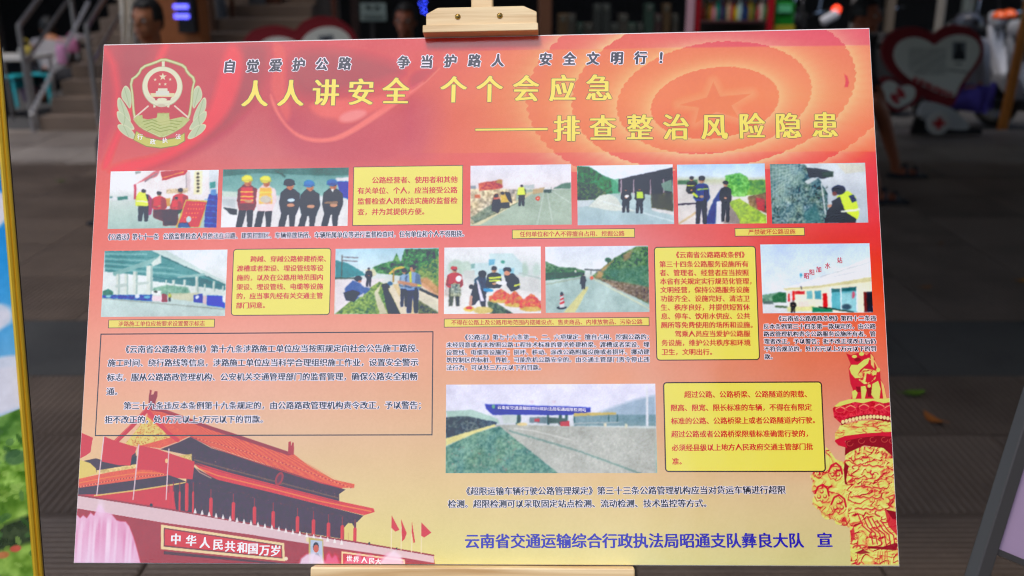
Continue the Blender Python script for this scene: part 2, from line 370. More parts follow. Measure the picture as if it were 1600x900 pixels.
def silk(c):                                  # red cloth folds printed at the top left
    S = lambda p, *a: c.poly(smooth_loop(p, 2), *a)
    c.z(150, 60, 3.137)
    S([(700,20),(860,20),(830,200),(700,420),(420,600),(200,659),(300,620),(480,520),(640,330),(720,140)], (176,66,98), .6, 20)
    S([(110,20),(300,10),(240,200),(120,420),(110,180)], (176,68,98), .5, 22)
    S([(290,110),(330,20),(372,20),(300,160),(180,340),(100,520),(60,640),(20,640),(110,440),(170,330)], (252,90,90), .75, 8)
    S([(640,20),(720,60),(720,200),(640,400),(430,560),(200,659),(40,659),(110,610),(330,570),(520,430),(590,260)], (252,92,90), .78, 11)
    c.line([(45,60),(85,130),(105,250),(100,370)], 11, (250,100,95), .6, 9)
    S([(38,60),(60,120),(85,240),(95,380),(40,520),(10,640),(20,300)], (190,85,112), .35, 14)
    S([(960,60),(1200,60),(1500,130),(1500,190),(1200,260),(1020,300),(940,200)], (174,74,108), .6, 22)
    S([(1000,360),(1200,430),(1480,330),(1590,260),(1590,640),(980,640),(860,430),(900,330)], (188,88,116), .35, 30)
    S([(860,20),(920,30),(935,110),(925,260),(960,360),(935,420),(890,330),(850,240),(880,120)], (245,125,122), .6, 8)
    S([(850,250),(900,380),(980,470),(1100,497),(1210,470),(1390,350),(1600,200),(1610,228),(1400,378),(1215,495),(1110,514),(1010,500),(930,440),(860,330)], (250,140,136), .95, 4)
    S([(1030,325),(1150,300),(1400,290),(1540,240),(1592,215),(1560,270),(1440,330),(1340,365),(1260,412),(1190,415),(1180,392),(1090,385)], (246,128,126), .8, 8)
    S([(1190,408),(1260,412),(1340,365),(1290,345),(1200,370)], (250,165,165), .7, 6)
    c.z(640, 60, 3.2)
    S([(0,170),(150,140),(100,190),(0,275)], (180,85,120), .4, 8)
    S([(0,300),(140,270),(170,420),(90,620),(0,640)], (200,105,130), .4, 40)
    c.line([(0,272),(80,220),(150,150)], 2.2, (248,150,145), .6, 2)
def rings(c):                                 # scalloped halo with a star, top right
    w_ = c.win(640, 30, 1420, 262)
    if w_ is None: return
    X = (c.X[w_] - 940) * 3.478; Y = (c.Y[w_] - 40) * 3.478; C = c.C[w_]
    base = C.copy(); cream = np.array((248, 212, 160.)); sal = np.array((238, 108, 76.))
    rr = []
    for (cx, cy, a, b, n, rot) in [(616, 420, 350, 192, 46, -8), (612, 392, 532, 300, 58, -8), (608, 345, 776, 432, 68, -8), (600, 330, 1010, 560, 80, -6)]:
        t = math.radians(rot); x = (X - cx) * math.cos(t) + (Y - cy) * math.sin(t); y = -(X - cx) * math.sin(t) + (Y - cy) * math.cos(t)
        ang = np.arctan2(y / b, x / a); r = np.sqrt((x / a) ** 2 + (y / b) ** 2) / (1 + .014 * np.abs(np.sin(ang * n / 2)) - .007); rr.append((r, a))
    for k in range(3, -1, -1):
        r, a = rr[k]; d = (r - 1) * a * .75; g = np.where(r > 1, np.exp(-np.maximum(d, 0) / 62) * (.86 if k < 3 else .6), 0)
        inner = np.clip(.5 - d / 3.0, 0, 1)
        C = C * (1 - g[..., None]) + cream * g[..., None]
        al = inner * (.55 if k else .75); tgt = base * .72 + sal * .28
        C = C * (1 - al[..., None]) + tgt * al[..., None]
    c.C[w_] = C
    c.z(940, 40, 3.478)
    st = [(607,305),(645,385),(815,370),(705,435),(748,505),(625,468),(508,532),(530,445),(418,432),(572,390)]
    c.poly(st, cream, .75, 26); c.poly(st, (236,120,96), .95, 1.2)
    w_ = c.win(640, 60, 1420, 250); X, Y = c.X[w_], c.Y[w_]     # pale translucent bar behind the two title lines
    top = 77 - (X - 870) * .0125; bot = 239 - (X - 900) * .004
    al = np.clip((X - 640) / 140, 0, 1) * np.clip((Y - top) / 1.2, 0, 1) * np.clip((bot - Y) / 1.2, 0, 1) * .36
    c.mix(w_, al, (248, 166, 104))
    for (y0, y1) in ((30, 0), (0, 0)): pass
    w_ = c.win(1000, 30, 1420, 76); X, Y = c.X[w_], c.Y[w_]
    c.mix(w_, np.clip((77 - (X - 870) * .0125 - Y) / 1.2, 0, 1) * .45 * np.clip((X - 950) / 200, 0, 1), (228, 88, 120))
    c.z(940, 40, 3.478); c.poly([(1318,262),(1335,275),(1345,310),(1338,335),(1320,335),(1326,300)], (228,70,40), .8, 2)
# lower left: the gate tower print
def tower(c):
    Za, Zb, Zc, Zd = (110, 600, 5.0), (300, 640, 5.0), (100, 760, 5.333), (400, 760, 5.333)
    q = lambda Z, pts: [(x / Z[2] + Z[0], y / Z[2] + Z[1]) for x, y in pts]
    D = (96, 84, 106); R_ = (216, 66, 66); OR = (228, 114, 92)
    c.T = (0, 0, 1)
    # side wing
    c.poly(q(Za, [(105,600),(200,580),(370,630),(520,560),(520,640),(200,690)]), D)
    c.poly(q(Za, [(70,590),(155,618),(200,660),(205,700),(60,750)]), (226,204,128), 1, .8)
    c.poly(q(Za, [(205,675),(520,625),(520,655),(210,705)]), (222,196,140), tex=18, ts=3)
    c.poly(q(Za, [(60,805),(500,745),(760,705),(900,760),(940,800),(60,880)]), D, tex=8)
    c.poly(q(Za, [(60,742),(300,690),(560,650),(760,690),(755,716),(500,752),(60,812)]), OR, tex=13, ts=1.6)
    c.line(q(Za, [(60,775),(300,728),(560,690),(740,700)]), 1.6, (240,150,105), .7)
    c.poly(q(Zc, [(110,70),(370,62),(905,-10),(945,30),(935,215),(560,140),(110,100)]), (212,72,74), tex=5)
    c.line(q(Za, [(190,872),(520,830),(935,765)]), 2.2, (226,196,128), .95)
    # great roof
    c.poly(q(Za, [(700,510),(840,455),(940,412),(1100,500)]) + q(Zb, [(850,515),(1200,625),(1150,660),(1150,720),(700,610),(20,430)]) + q(Za, [(950,640),(940,560),(800,530)]), D, tex=7)
    c.poly(q(Za, [(605,185),(720,198),(1100,335)]) + q(Zb, [(310,185),(760,345),(800,350),(900,430),(1100,545),(1270,582),(1268,612),(1170,612),(1000,575),(850,520),(400,370),(150,285),(0,210)]) + q(Za, [(938,404),(840,450),(700,502),(560,486),(420,486),(600,252)]), OR, tex=13, ts=1.6)
    r0 = [(235, 642), (262, 648), (300, 661), (360, 679), (450, 708)]; e0 = [(298, 683), (320, 692), (355, 706), (420, 728), (545, 761)]
    for k in range(58):                      # tile courses running down the slope
        t = k / 57 * (len(r0) - 1); i = min(int(t), len(r0) - 2); f_ = t - i
        a = (r0[i][0] * (1 - f_) + r0[i + 1][0] * f_, r0[i][1] * (1 - f_) + r0[i + 1][1] * f_); b = (e0[i][0] * (1 - f_) + e0[i + 1][0] * f_, e0[i][1] * (1 - f_) + e0[i + 1][1] * f_)
        c.line([a, ((a[0] + b[0]) / 2 + 1.5, (a[1] + b[1]) / 2 - 1), b], .75, (246, 156, 122) if k % 2 else (196, 70, 62), .5)
    for k in range(90):                      # eave tile ends
        t = k / 89; x = 301 + t * 250; y = 683.5 + t * 80 - 5 * math.sin(t * PI); c.ell(x, y, .8, .8, (240, 170, 140) if k % 2 else (150, 44, 56), .8)
    for k in range(60):
        t = k / 59; x = 124 + t * 136; y = 761 - t * 20 - 3 * math.sin(t * PI); c.ell(x, y, .8, .9, (240, 170, 140) if k % 2 else (120, 40, 60), .8)
    c.line(q(Za, [(640,195),(720,205),(1100,345)]) + q(Zb, [(310,195),(760,345)]), 5.6, (158,62,82), .95)
    c.line(q(Za, [(660,180),(1100,330)]), 1.0, (226,120,120), .7)
    c.poly(q(Za, [(600,254),(700,345),(800,412),(560,478),(415,486)]), (226,205,130), tex=10)
    c.specks(q(Za, [(600,254),(700,345),(800,412),(560,478),(415,486)]), 150, (206, 120, 84), 1.0, .8, 4)
    c.line(q(Za, [(604,196),(480,330),(352,455)]), 7, (206,72,86), 1); c.line(q(Za, [(612,220),(760,380),(840,440)]), 6, (214,76,76), .9)
    c.line(q(Za, [(585,200),(345,450)]), 1, (240,150,130), .7)
    c.poly(q(Za, [(612,110),(622,45),(635,50),(632,85),(650,80),(660,55),(680,58),(680,95),(665,140),(668,190),(612,190)]), (160,58,82))
    c.poly(q(Zb, [(752,300),(755,252),(772,248),(775,285),(785,255),(795,258),(797,300),(795,358),(752,345)]), (186,58,78))
    c.line(q(Za, [(690,512),(850,452),(940,408)]) , 1.2, (232,170,150), .8); c.line(q(Za, [(940,408),(1100,490)]) + q(Zb, [(150,292),(400,378),(850,527),(1170,615)]), 1.3, (196,60,66), .9)
    c.line(q(Zb, [(20,392),(300,470),(600,548),(1140,690)]), 2.2, (150,128,112), .55)
    c.specks(q(Zb, [(20,360),(600,520),(1140,660),(1140,700),(600,560),(20,400)]), 70, (140, 110, 100), 1.0, .5, 8)
    c.ell(*q(Zb, [(682,540)])[0], 6, 11, (168,58,82), rot=20); c.ell(*q(Zb, [(682,540)])[0], 3, 7.5, (120,70,110), rot=20)
    c.poly(q(Za, [(850,560),(950,545),(950,600),(880,590)]), (214,190,120), .8, tex=25, ts=1.5)
    # hall and lower roof
    c.poly(q(Za, [(950,640),(1100,720)]) + q(Zb, [(200,545),(600,640),(1340,828),(1290,880)]) + q(Zd, [(835,300),(835,455),(556,410),(0,325)]) + q(Zc, [(1000,215),(935,205),(905,0)]) + q(Za, [(905,770)]), D, tex=8)
    c.poly(q(Zd, [(733,345),(768,305),(800,308),(816,335),(820,462),(735,446)]), (226,208,140))
    c.poly(q(Za, [(960,618),(1100,665)]) + q(Zb, [(20,412),(300,495),(700,600),(1150,715),(1420,772),(1428,800),(1345,825),(1000,742),(600,642),(200,548),(40,470)]) + q(Za, [(1090,715),(1000,655)]), (220,92,74), tex=12, ts=1.6)
    c.line(q(Zb, [(60,462),(200,515),(600,612),(1000,715),(1400,795)]), 1.8, (242,150,104), .85)
    c.line(q(Zb, [(20,425),(300,505),(700,610),(1150,725)]), 1.0, (150,50,60), .7)
    c.line(q(Za, [(965,640),(1010,690),(1100,735)]), 1.2, (232,190,170), .8)
    c.specks(q(Zb, [(0,560),(700,700),(1290,860),(1280,890),(700,740),(0,600)]), 90, (126, 84, 84), 1.1, .5, 9)
    for x, y0, y1 in [(292,756,796),(281,768,799),(271,768,798),(264,770,796),(302,768,800),(329.7,779,807),(364.8,786,816),(397.8,793,820),(427,800,825),(465,808,831),(490,813,835),(513.4,818,839),(535,822,843),(554.7,826,848)]:
        wd = 5.4 if x not in (302, 281, 271, 264) else 2.6
        c.line([(x, y0 - 14), (x, y0)], 1.4, (150,52,66)); c.line([(x, y0 + 1), (x - .3, y1)], wd, (212,62,62)); c.line([(x - 1.2, y0 + 2), (x - 1.4, y1)], wd * .25, (236,104,90), .8)
    for k in range(34): x = 300 + k * 7.4; c.line([(x, 785 + k * 1.45), (x, 804 + k * 1.45)], .7, (146,60,74), .35)
    # rampart, band, wall
    top = q(Zc, [(100,75),(930,205),(1600,325)]) + q(Zd, [(420,405),(900,480),(1480,580)])
    bot = q(Zd, [(1485,640),(1240,598),(560,500),(0,412)]) + q(Zc, [(1600,408),(815,300),(100,182)])
    c.poly(top + [(680, 884), (100, 884)], (172,32,52), tex=5, ts=8)
    c.poly(top + bot, (224,196,204), tex=3)
    c.line([(x, y - 1) for x, y in top], 2.4, (156,50,60)); c.line(bot[:4], 1.2, (150,40,55), .5)
    for k in range(22):
        x = 305 + k * 10.9; y = 793 + k * 2.33 + 9
        c.poly([(x - 2.4, y), (x - 1.4, y - 4), (x, y - 8), (x + 1.4, y - 4), (x + 2.4, y)], (240,236,238), .95)
    c.ell(236.5, 789, 2.2, 2.5, (40,36,50)); c.ell(577, 849, 1.4, 2, (40,36,50)); c.ell(620, 857, 1.2, 1.5, (40,36,50))
    fr = [(251.5, 819.5), (444, 848.5), (445.5, 877), (251.5, 858)]
    c.poly([(256, 861), (446, 880), (446, 883), (256, 866)], (90,20,36), .8)
    c.poly(fr, (238,214,170)); c.poly([(256, 824.5), (440.5, 852), (441.5, 872.5), (256, 854)], (120,30,45)); c.poly([(257.5, 826.5), (439.5, 853.5), (440, 871), (257.5, 852)], (216,38,44))
    c.ell(447, 873, 3, 3, (240,225,200)); c.ell(482, 843, 4, 4, (235,220,170), .8)
    c.poly(q(Zd, [(440,425),(560,442),(566,645),(440,645)]), (196,178,120)); c.poly(q(Zd, [(455,445),(553,455),(556,650),(455,650)]), (186,200,224))
    c.ell(*q(Zd, [(500,505)])[0], 4.6, 7.5, (52,42,52)); c.ell(*q(Zd, [(501,518)])[0], 4.2, 6.2, (206,112,84)); c.poly(q(Zd, [(480,580),(500,555),(520,560),(545,600),(545,650),(470,650)]), (120,130,150))
    c.poly(q(Zd, [(712,540),(1240,610),(1243,660),(712,660)]), (238,214,170)); c.poly(q(Zd, [(725,558),(1228,622),(1230,660),(725,660)]), (200,40,60))
    # spray of the fountains
    def spray(pts, col, a): c.poly(q(Zd, pts), col, a, 5)
    spray([(355,660),(375,600),(420,565),(480,552),(545,580),(590,660)], (236,218,240), .92)
    spray([(565,660),(585,570),(610,545),(635,590),(655,560),(680,580),(705,660)], (238,140,180), .75)
    spray([(720,650),(780,560),(800,600),(860,545),(890,600),(960,560),(1000,610),(1100,550),(1180,560),(1230,660)], (240,170,205), .6)
    spray([(1000,660),(1080,580),(1150,530),(1210,580),(1245,660)], (242,226,244), .8)
    body = q(Zc, [(60,660),(92,250),(110,235),(135,262),(160,238),(190,262),(222,216),(250,240),(290,150),(318,168),(345,215),(398,228),(440,280),(470,290),(515,292),(545,330),(580,420),(620,560),(645,660)])
    c.poly(body, (238,196,228), .93, 3.2)
    w_ = c.win(112, 785, 225, 886); X, Y = c.X[w_], c.Y[w_]
    st = vnoise(X + (Y - 800) * .06, Y * .06, 3.4, 31) * .6 + vnoise(X, Y * .05, 8, 33) * .4
    inside = np.clip((X - 112) / 4, 0, 1) * np.clip((215 - X - np.maximum(0, 850 - Y) * .42) / 7, 0, 1) * np.clip((Y - 806) / 14, 0, 1)
    c.mix(w_, np.clip(st * 1.7 - .7, 0, 1) * inside * .7, (212,110,160)); c.mix(w_, np.clip(.75 - st * 1.6, 0, 1) * inside * .9, (250,240,252))
    c.mix(w_, np.clip((Y - 835) / 50, 0, 1) * inside * .5, (240,225,250))
    c.ell(158, 792, 4, 10, (244,222,244), .6, 7)
    # flags
    F1 = (212, 66, 80)
    c.poly(q(Za, [(60,372),(95,385),(178,420),(170,450),(158,532),(120,560),(60,590)]), (212,60,100)); c.poly(q(Za, [(265,410),(340,440),(520,495),(505,540),(485,570),(470,637),(380,635),(245,605)]), F1)
    c.poly(q(Za, [(535,478),(680,508),(830,560),(970,605),(965,660),(955,745),(840,735),(800,722),(770,712),(640,672),(522,668)]), F1, tex=3)
    c.poly(q(Za, [(470,637),(480,560),(510,535),(520,600)]), (70,50,70), .8)
    for a, b in [((263,405),(207,866)), ((535,475),(490,902)), ((770,508),(748,902))]: c.line(q(Za, [a, b]), 1.7, (232,206,216), .95)
    c.ell(*q(Za, [(752,600)])[0], 2.4, 3.6, (240,200,150))
    for pts, px in [([(1130,240),(1195,362),(1162,376),(1128,345)], 1130), ([(1210,275),(1256,390),(1238,440),(1218,456)], 1212), ([(1300,298),(1326,465),(1312,470),(1298,380)], 1300), ([(1378,300),(1462,385),(1402,425),(1378,412)], 1380)]:
        c.line(q(Zd, [(px, 340), (px - 3, 520 + (px - 1130) * .16)]), 1.6, (240,226,190), .9); c.poly(q(Zd, pts), (214,44,46))
def pillar(c):                                # carved column print, lower right
    A, B = (1260, 540, 5.0), (1260, 710, 5.0)
    q = lambda Z, pts: [(x / Z[2] + Z[0], y / Z[2] + Z[1]) for x, y in pts]
    Yl = (212, 212, 104); Rd = (204, 34, 58); Dk = (142, 14, 40); c.T = (0, 0, 1)
    # side cloud wing
    wing = q(B, [(150,-60),(190,-20),(230,40),(300,60),(300,200),(340,330),(345,570),(300,560),(230,545),(215,505),(150,510),(120,480),(110,440),(80,425),(50,390),(45,350),(65,320),(40,280),(50,210),(30,170),(60,130),(150,130)])
    c.carve(wing, 15, 3)
    for (x, y, s_) in [(225,140,60),(120,310,62),(250,395,66),(80,150,28)]:
        c.line(q(B, [(x - s_ * .85, y - s_ * .1), (x - s_ * .5, y - s_ * .9), (x + s_ * .1, y - s_ * 1.2), (x + s_ * .7, y - s_ * .7), (x + s_ * .9, y + s_ * .2)]), 3.0, Rd)
        for (dx, dy, r) in [(-.35, .35, .26), (.4, .3, .26), (0, -.3, .24), (0, .8, .2)]:
            c.ell(*q(B, [(x + dx * s_, y + dy * s_)])[0], r * s_ / 5, r * s_ / 5, Rd, .9); c.ell(*q(B, [(x + dx * s_ - 2, y + dy * s_ - 5)])[0], r * s_ / 8, r * s_ / 8, Yl)
        c.line(q(B, [(x - s_ * .9, y + s_ * .3), (x - s_ * .6, y + s_ * .9), (x - s_ * .2, y + s_ * .8), (x + s_ * .1, y + s_ * 1.15), (x + s_ * .6, y + s_ * .9), (x + s_ * .9, y + s_ * .5)]), 1.5, (214,90,70))
    for k in range(9): c.line(q(B, [(110 + k * 26, 440 + k * 12), (150 + k * 22, 480 + k * 11), (165 + k * 22, 478 + k * 11)]), 1.1, (206,100,70), .8)
    # shaft
    shaft = q(B, [(305,-20),(330,-60),(680,-60),(722,860),(345,860),(340,600),(325,400),(300,200)])
    c.carve(shaft, 12, 7, ax=1.25); rs = random.Random(5)
    for k in range(26):
        y = rs.uniform(-50, 850); x = rs.uniform(320 + max(0, y) * .02, 690 + max(0, y) * .02); r = rs.uniform(12, 34); a0 = rs.uniform(0, 360); m = rs.choice((1, 1, 1.6))
        pts = [(x + r * m * math.cos(math.radians(a0 + t * 22)) * (1 - t * .05), y + r * math.sin(math.radians(a0 + t * 22)) * (1 - t * .05)) for t in range(9)]
        c.line(q(B, pts), rs.uniform(1.2, 2.9), rs.choice((Rd, (214, 70, 62), (196, 50, 60), (226,150,90))), .85)
    for y0 in (70, 240, 320, 410):            # cloud bank edges
        pts = [(380 + t * 22, y0 + 16 * abs(math.sin(t * 1.1 + y0)) + t * 1.5) for t in range(11)]; c.line(q(B, pts), 2.2, Rd, .9); c.line(q(B, [(x, y + 7) for x, y in pts]), 1.6, (226, 150, 90), .8)
    c.poly(q(B, [(300,60),(330,90),(310,200),(322,240),(300,230),(290,120)]), Dk)
    for k in range(6): c.line(q(B, [(400 + k * 38, 460 + k * 14), (440 + k * 40, 560 + k * 8), (500 + k * 36, 610 + k * 4), (520 + k * 34, 700)]), 2.2, Rd, .85)
    c.poly(q(B, [(480,715),(600,720),(700,690),(720,700),(700,750),(600,742),(480,735)]), Dk, .9)
    c.poly(q(B, [(610,430),(640,440),(700,480),(722,800),(722,650),(640,560)]), Rd, .85); c.poly(q(B, [(620,430),(715,450),(718,520),(670,500)]), Dk)
    c.poly(q(B, [(345,600),(370,560),(380,640),(350,700)]), Rd, .8); c.poly(q(B, [(375,770),(440,740),(500,770),(420,780)]), Dk, .8)
    for k in range(5): c.line(q(B, [(560 + k * 18, 760), (550 + k * 20, 850)]), 1.6, (216, 110, 70), .8)
    # collar, bead ring, lotus bowl
    c.poly(q(A, [(305,740),(420,715),(560,700),(680,705),(690,880),(600,800),(450,780),(340,830),(300,860)]), Dk)
    for (x, y) in [(340,765),(430,745),(520,735),(610,735),(670,745)]: c.line(q(A, [(x + 24 * math.cos(t * .6), y + 20 * math.sin(t * .6)) for t in range(9)]), 1.1, (206, 90, 70), .7)
    c.poly(q(A, [(225,735),(300,700),(450,680),(672,672),(680,712),(560,705),(420,720),(300,745),(320,800),(250,780),(222,750)]), Rd)
    c.poly(q(A, [(262,625),(400,590),(560,580),(668,590),(675,672),(450,685),(300,705),(225,735),(222,690),(250,650)]), Yl); c.carve(q(A, [(262,625),(400,590),(560,580),(668,590),(675,672),(450,685),(300,705),(225,735),(222,690),(250,650)]), 16, 11, ax=2.2, depth=.35)
    for (x, y) in [(330,630),(470,615),(610,620),(260,680),(420,672)]: c.line(q(A, [(x - 35, y), (x, y + 8), (x + 40, y - 4)]), 1.2, (204, 120, 70), .8)
    c.poly(q(A, [(205,490),(260,440),(330,430),(660,415),(665,560),(500,535),(340,560),(265,605),(215,560)]), Rd, tex=18, ts=3); c.poly(q(A, [(268,600),(330,560),(480,535),(665,555),(665,600),(480,570),(340,590),(275,625)]), Dk)
    for k in range(15): x = 285 + k * 27; c.ell(*q(A, [(x, 592 - 40 * math.sin(k / 14 * PI * .8) + 4)])[0], 2.6, 3, (236,214,150)); 
    c.poly(q(A, [(215,475),(260,440),(330,420),(655,410),(660,440),(600,450),(520,430),(440,450),(380,440),(300,462),(240,480)]), Yl)
    for (x, y) in [(265,500),(345,490),(450,480),(570,480),(650,490)]:
        c.ell(*q(A, [(x, y)])[0], 8.5, 5.2, (226,80,80), .9); c.ell(*q(A, [(x, y + 4)])[0], 6.5, 3.6, Rd); c.line(q(A, [(x - 35, y - 5), (x, y - 24), (x + 35, y - 5)]), 1, (240, 190, 130), .8)
    # beast on top
    c.poly(q(A, [(330,175),(345,145),(310,60),(350,75),(420,50),(470,75),(500,50),(530,90),(545,170),(575,200),(580,260),(610,320),(630,415),(350,415),(365,350),(345,300),(335,240)]), Rd)
    c.poly(q(A, [(335,180),(350,150),(400,150),(450,110),(495,95),(480,140),(420,190),(400,230),(440,250),(380,255),(350,220)]), Yl)
    c.carve(q(A, [(405,225),(450,180),(520,190),(550,200),(540,260),(480,300),(450,300),(410,270)]), 9, 5, depth=.7); c.poly(q(A, [(470,215),(540,240),(500,290),(460,285)]), Rd)
    c.poly(q(A, [(425,320),(460,315),(470,350),(455,415),(430,415)]), Yl); c.poly(q(A, [(355,360),(380,345),(400,370),(385,415),(360,415)]), Yl)
    c.poly(q(A, [(515,300),(560,275),(580,340),(570,415),(530,415),(505,380)]), Yl); c.poly(q(A, [(580,270),(605,310),(628,415),(600,415)]), (226,190,110))
    c.poly(q(A, [(500,60),(525,90),(530,180),(505,150)]), (226,190,110)); c.ell(*q(A, [(430,65)])[0], 4, 3, Yl); c.ell(*q(A, [(375,85)])[0], 4, 2.4, Yl); c.ell(*q(A, [(560,190)])[0], 3, 3.5, Yl)
    c.ell(*q(A, [(400,110)])[0], 5, 3, Dk); c.poly(q(A, [(385,320),(420,320),(425,360),(400,365)]), Dk); c.poly(q(A, [(470,330),(510,330),(505,400),(480,400)]), Dk)
    c.line(q(A, [(480,100),(530,120),(560,180)]), 1.5, (226,190,110)); c.ell(*q(A, [(490,315)])[0], 2.6, 2.6, Yl)
def whole(c, parts):
    c.C = bilin(c.X, c.Y); c.noise(3, 60, 4); silk(c); rings(c)
    for p in parts: p(c)
    c.T = (0, 0, 1); w_ = c.win(690, 500, 1100, 600)
    if w_ is not None:
        X, Y = c.X[w_], c.Y[w_]
        c.mix(w_, np.exp(-((X - 800) / 60) ** 2 - ((Y - 545) / 35) ** 2) * .45, (240, 140, 100)); c.mix(w_, np.exp(-((X - 960) / 40) ** 2 - ((Y - 600) / 40) ** 2) * .35, (236, 150, 110))
    c.noise(2.0, 3, 12, 2); return c
cv = Canvas(-BW / 2 + .0006, .0006, BW / 2 - .0006, BH - .0012, .00115)
whole(cv, (tower, pillar)).mesh('print_sheet', .0002, PRINT, board)
a0, a1 = px2uv(120, 600), px2uv(686, 600)
whole(Canvas(-BW / 2 + .0006, .0006, a1[0], a1[1], .00062), (tower,)).mesh('gate_tower_print', .00023, PRINT, board, label='printed red gate tower with tiled roofs, flags and fountains')
b0 = px2uv(1262, 540)
whole(Canvas(b0[0], .0006, BW / 2 - .0006, b0[1], .00055), (pillar,)).mesh('carved_column_print', .00023, PRINT, board, label='printed yellow and red carved column with a beast on top')
# ------------------------------------------------------------------ photographs printed on the board
def rect(c4):
    p = [px2uv(*c) for c in c4]      # tl, tr, br, bl
    return (p[0][0] + p[3][0]) / 2, (p[2][1] + p[3][1]) / 2, (p[1][0] + p[2][0]) / 2, (p[0][1] + p[1][1]) / 2
def soft(C):                                  # ink spread: a light blur of the printed dots
    k = np.array([.25, .5, .25]); P_ = np.pad(C, ((1, 1), (1, 1), (0, 0)), mode='edge')
    P_ = P_[:-2] * k[0] + P_[1:-1] * k[1] + P_[2:] * k[2]; return P_[:, :-2] * k[0] + P_[:, 1:-1] * k[1] + P_[:, 2:] * k[2]
def photo(c4, painter, label, cell=.0006):
    c = Canvas(*rect(c4), cell, wob=1.5); painter(c); c.C = soft(soft(c.C)); c.noise(12, 26, 61, 2); c.C = 140 + (c.C - 140) * 1.16 + 5; c.noise(7, 6, 21, 3); c.noise(6, 1.6, 3, 2); c.C += (np.random.RandomState(5).rand(c.ny, c.nx, 3) - .5) * 5; return c.mesh('photo_print', .00023, PRINT, board, label=label)
def ph1(c):                                   # booth by the road
    c.z(150, 250, 3.902).grad([(60,(228,228,236)),(180,(226,226,232)),(230,(205,212,212)),(300,(188,204,200)),(420,(168,192,188))]); c.noise(6, 14, 2)
    c.poly([(240,70),(750,60),(735,240),(560,250),(420,240),(240,230)], (228,222,226)); c.poly([(215,165),(370,62),(390,66),(375,100),(235,150)], (206,120,130), .9); c.line([(300,130),(372,85)], 2, (150,140,150)); 
    c.poly([(395,70),(560,62),(540,90),(405,125)], (190,60,64)); c.line([(410,108),(530,74)], 3, (226,170,90), .8); c.poly([(232,150),(246,150),(246,240),(232,240)], (190,90,110))
    c.poly([(240,70),(275,68),(270,80),(240,90)], (150,160,160)); c.poly([(555,70),(575,70),(575,190),(555,190)], (214,200,206)); c.line([(550,80),(552,180)], 1, (140,130,140))
    c.poly([(600,68),(650,65),(645,208),(595,210)], (226,220,190)); 
    for k in range(6): c.ell(622, 84 + k * 21, 10, 8, (80,78,74), .9)
    c.poly([(430,180),(560,170),(560,200),(430,205)], (214,196,170), 1, tex=20, ts=1.5); c.poly([(690,60),(746,60),(740,200),(690,200)], (206,214,222)); c.poly([(695,135),(728,132),(728,170),(695,172)], (90,160,160))
    c.poly([(80,225),(230,225),(230,245),(80,245)], (214,216,222)); c.poly([(130,225),(192,220),(195,242),(132,245)], (90,140,135)); c.ell(92, 228, 10, 6, (110,150,150))
    c.poly([(350,260),(440,270),(500,300),(495,400),(400,370),(350,350)], (110,64,72), tex=12); c.poly([(408,300),(500,300),(500,400),(410,400)], (104,56,66)); c.ell(430, 290, 38, 12, (216,216,222)); c.poly([(500,260),(560,250),(520,320),(500,330)], (70,110,90))
    c.poly([(412,236),(452,232),(452,280),(412,285)], (206,160,96))
    c.fig(385, 192, 210, (206,40,62), (90,60,80), legs=False, wd=1.3); c.fig(515, 172, 240, (214,36,56), (90,50,70), legs=False, wd=1.3); c.fig(490, 225, 150, (220,44,52), (90,50,70), legs=False, wd=1.4)
    c.fig(290, 178, 200, (60,66,84), (52,60,82), wd=1.35); c.poly([(262,196),(300,200),(325,278),(300,285),(240,278),(245,225)], (214,224,90)); c.line([(250,250),(318,256)], 2, (236,236,220)); c.poly([(318,210),(345,240),(340,330),(320,335)], (160,60,120))
    c.poly([(545,240),(688,250),(632,412),(486,412)], (206,180,110)); c.poly([(553,252),(675,258),(625,408),(500,404)], (208,52,50))
    for r in range(4):
        for k in range(6 - r // 2): c.ell(572 + k * 17 - r * 10, 272 + r * 26, 6, 7, (236,170,80), .85, .5, 10)
    c.ell(566, 362, 17, 20, (196,214,222)); c.poly([(505,385),(560,380),(575,412),(500,412)], (60,110,160))
    c.poly([(690,210),(742,205),(736,412),(660,412),(668,300)], (50,84,170), tex=18, ts=3); c.poly([(700,180),(735,180),(735,215),(700,215)], (120,160,210))
    for k in range(5): c.line([(665, 240 + k * 36), (740, 246 + k * 36)], 1.2, (130,170,220), .8)
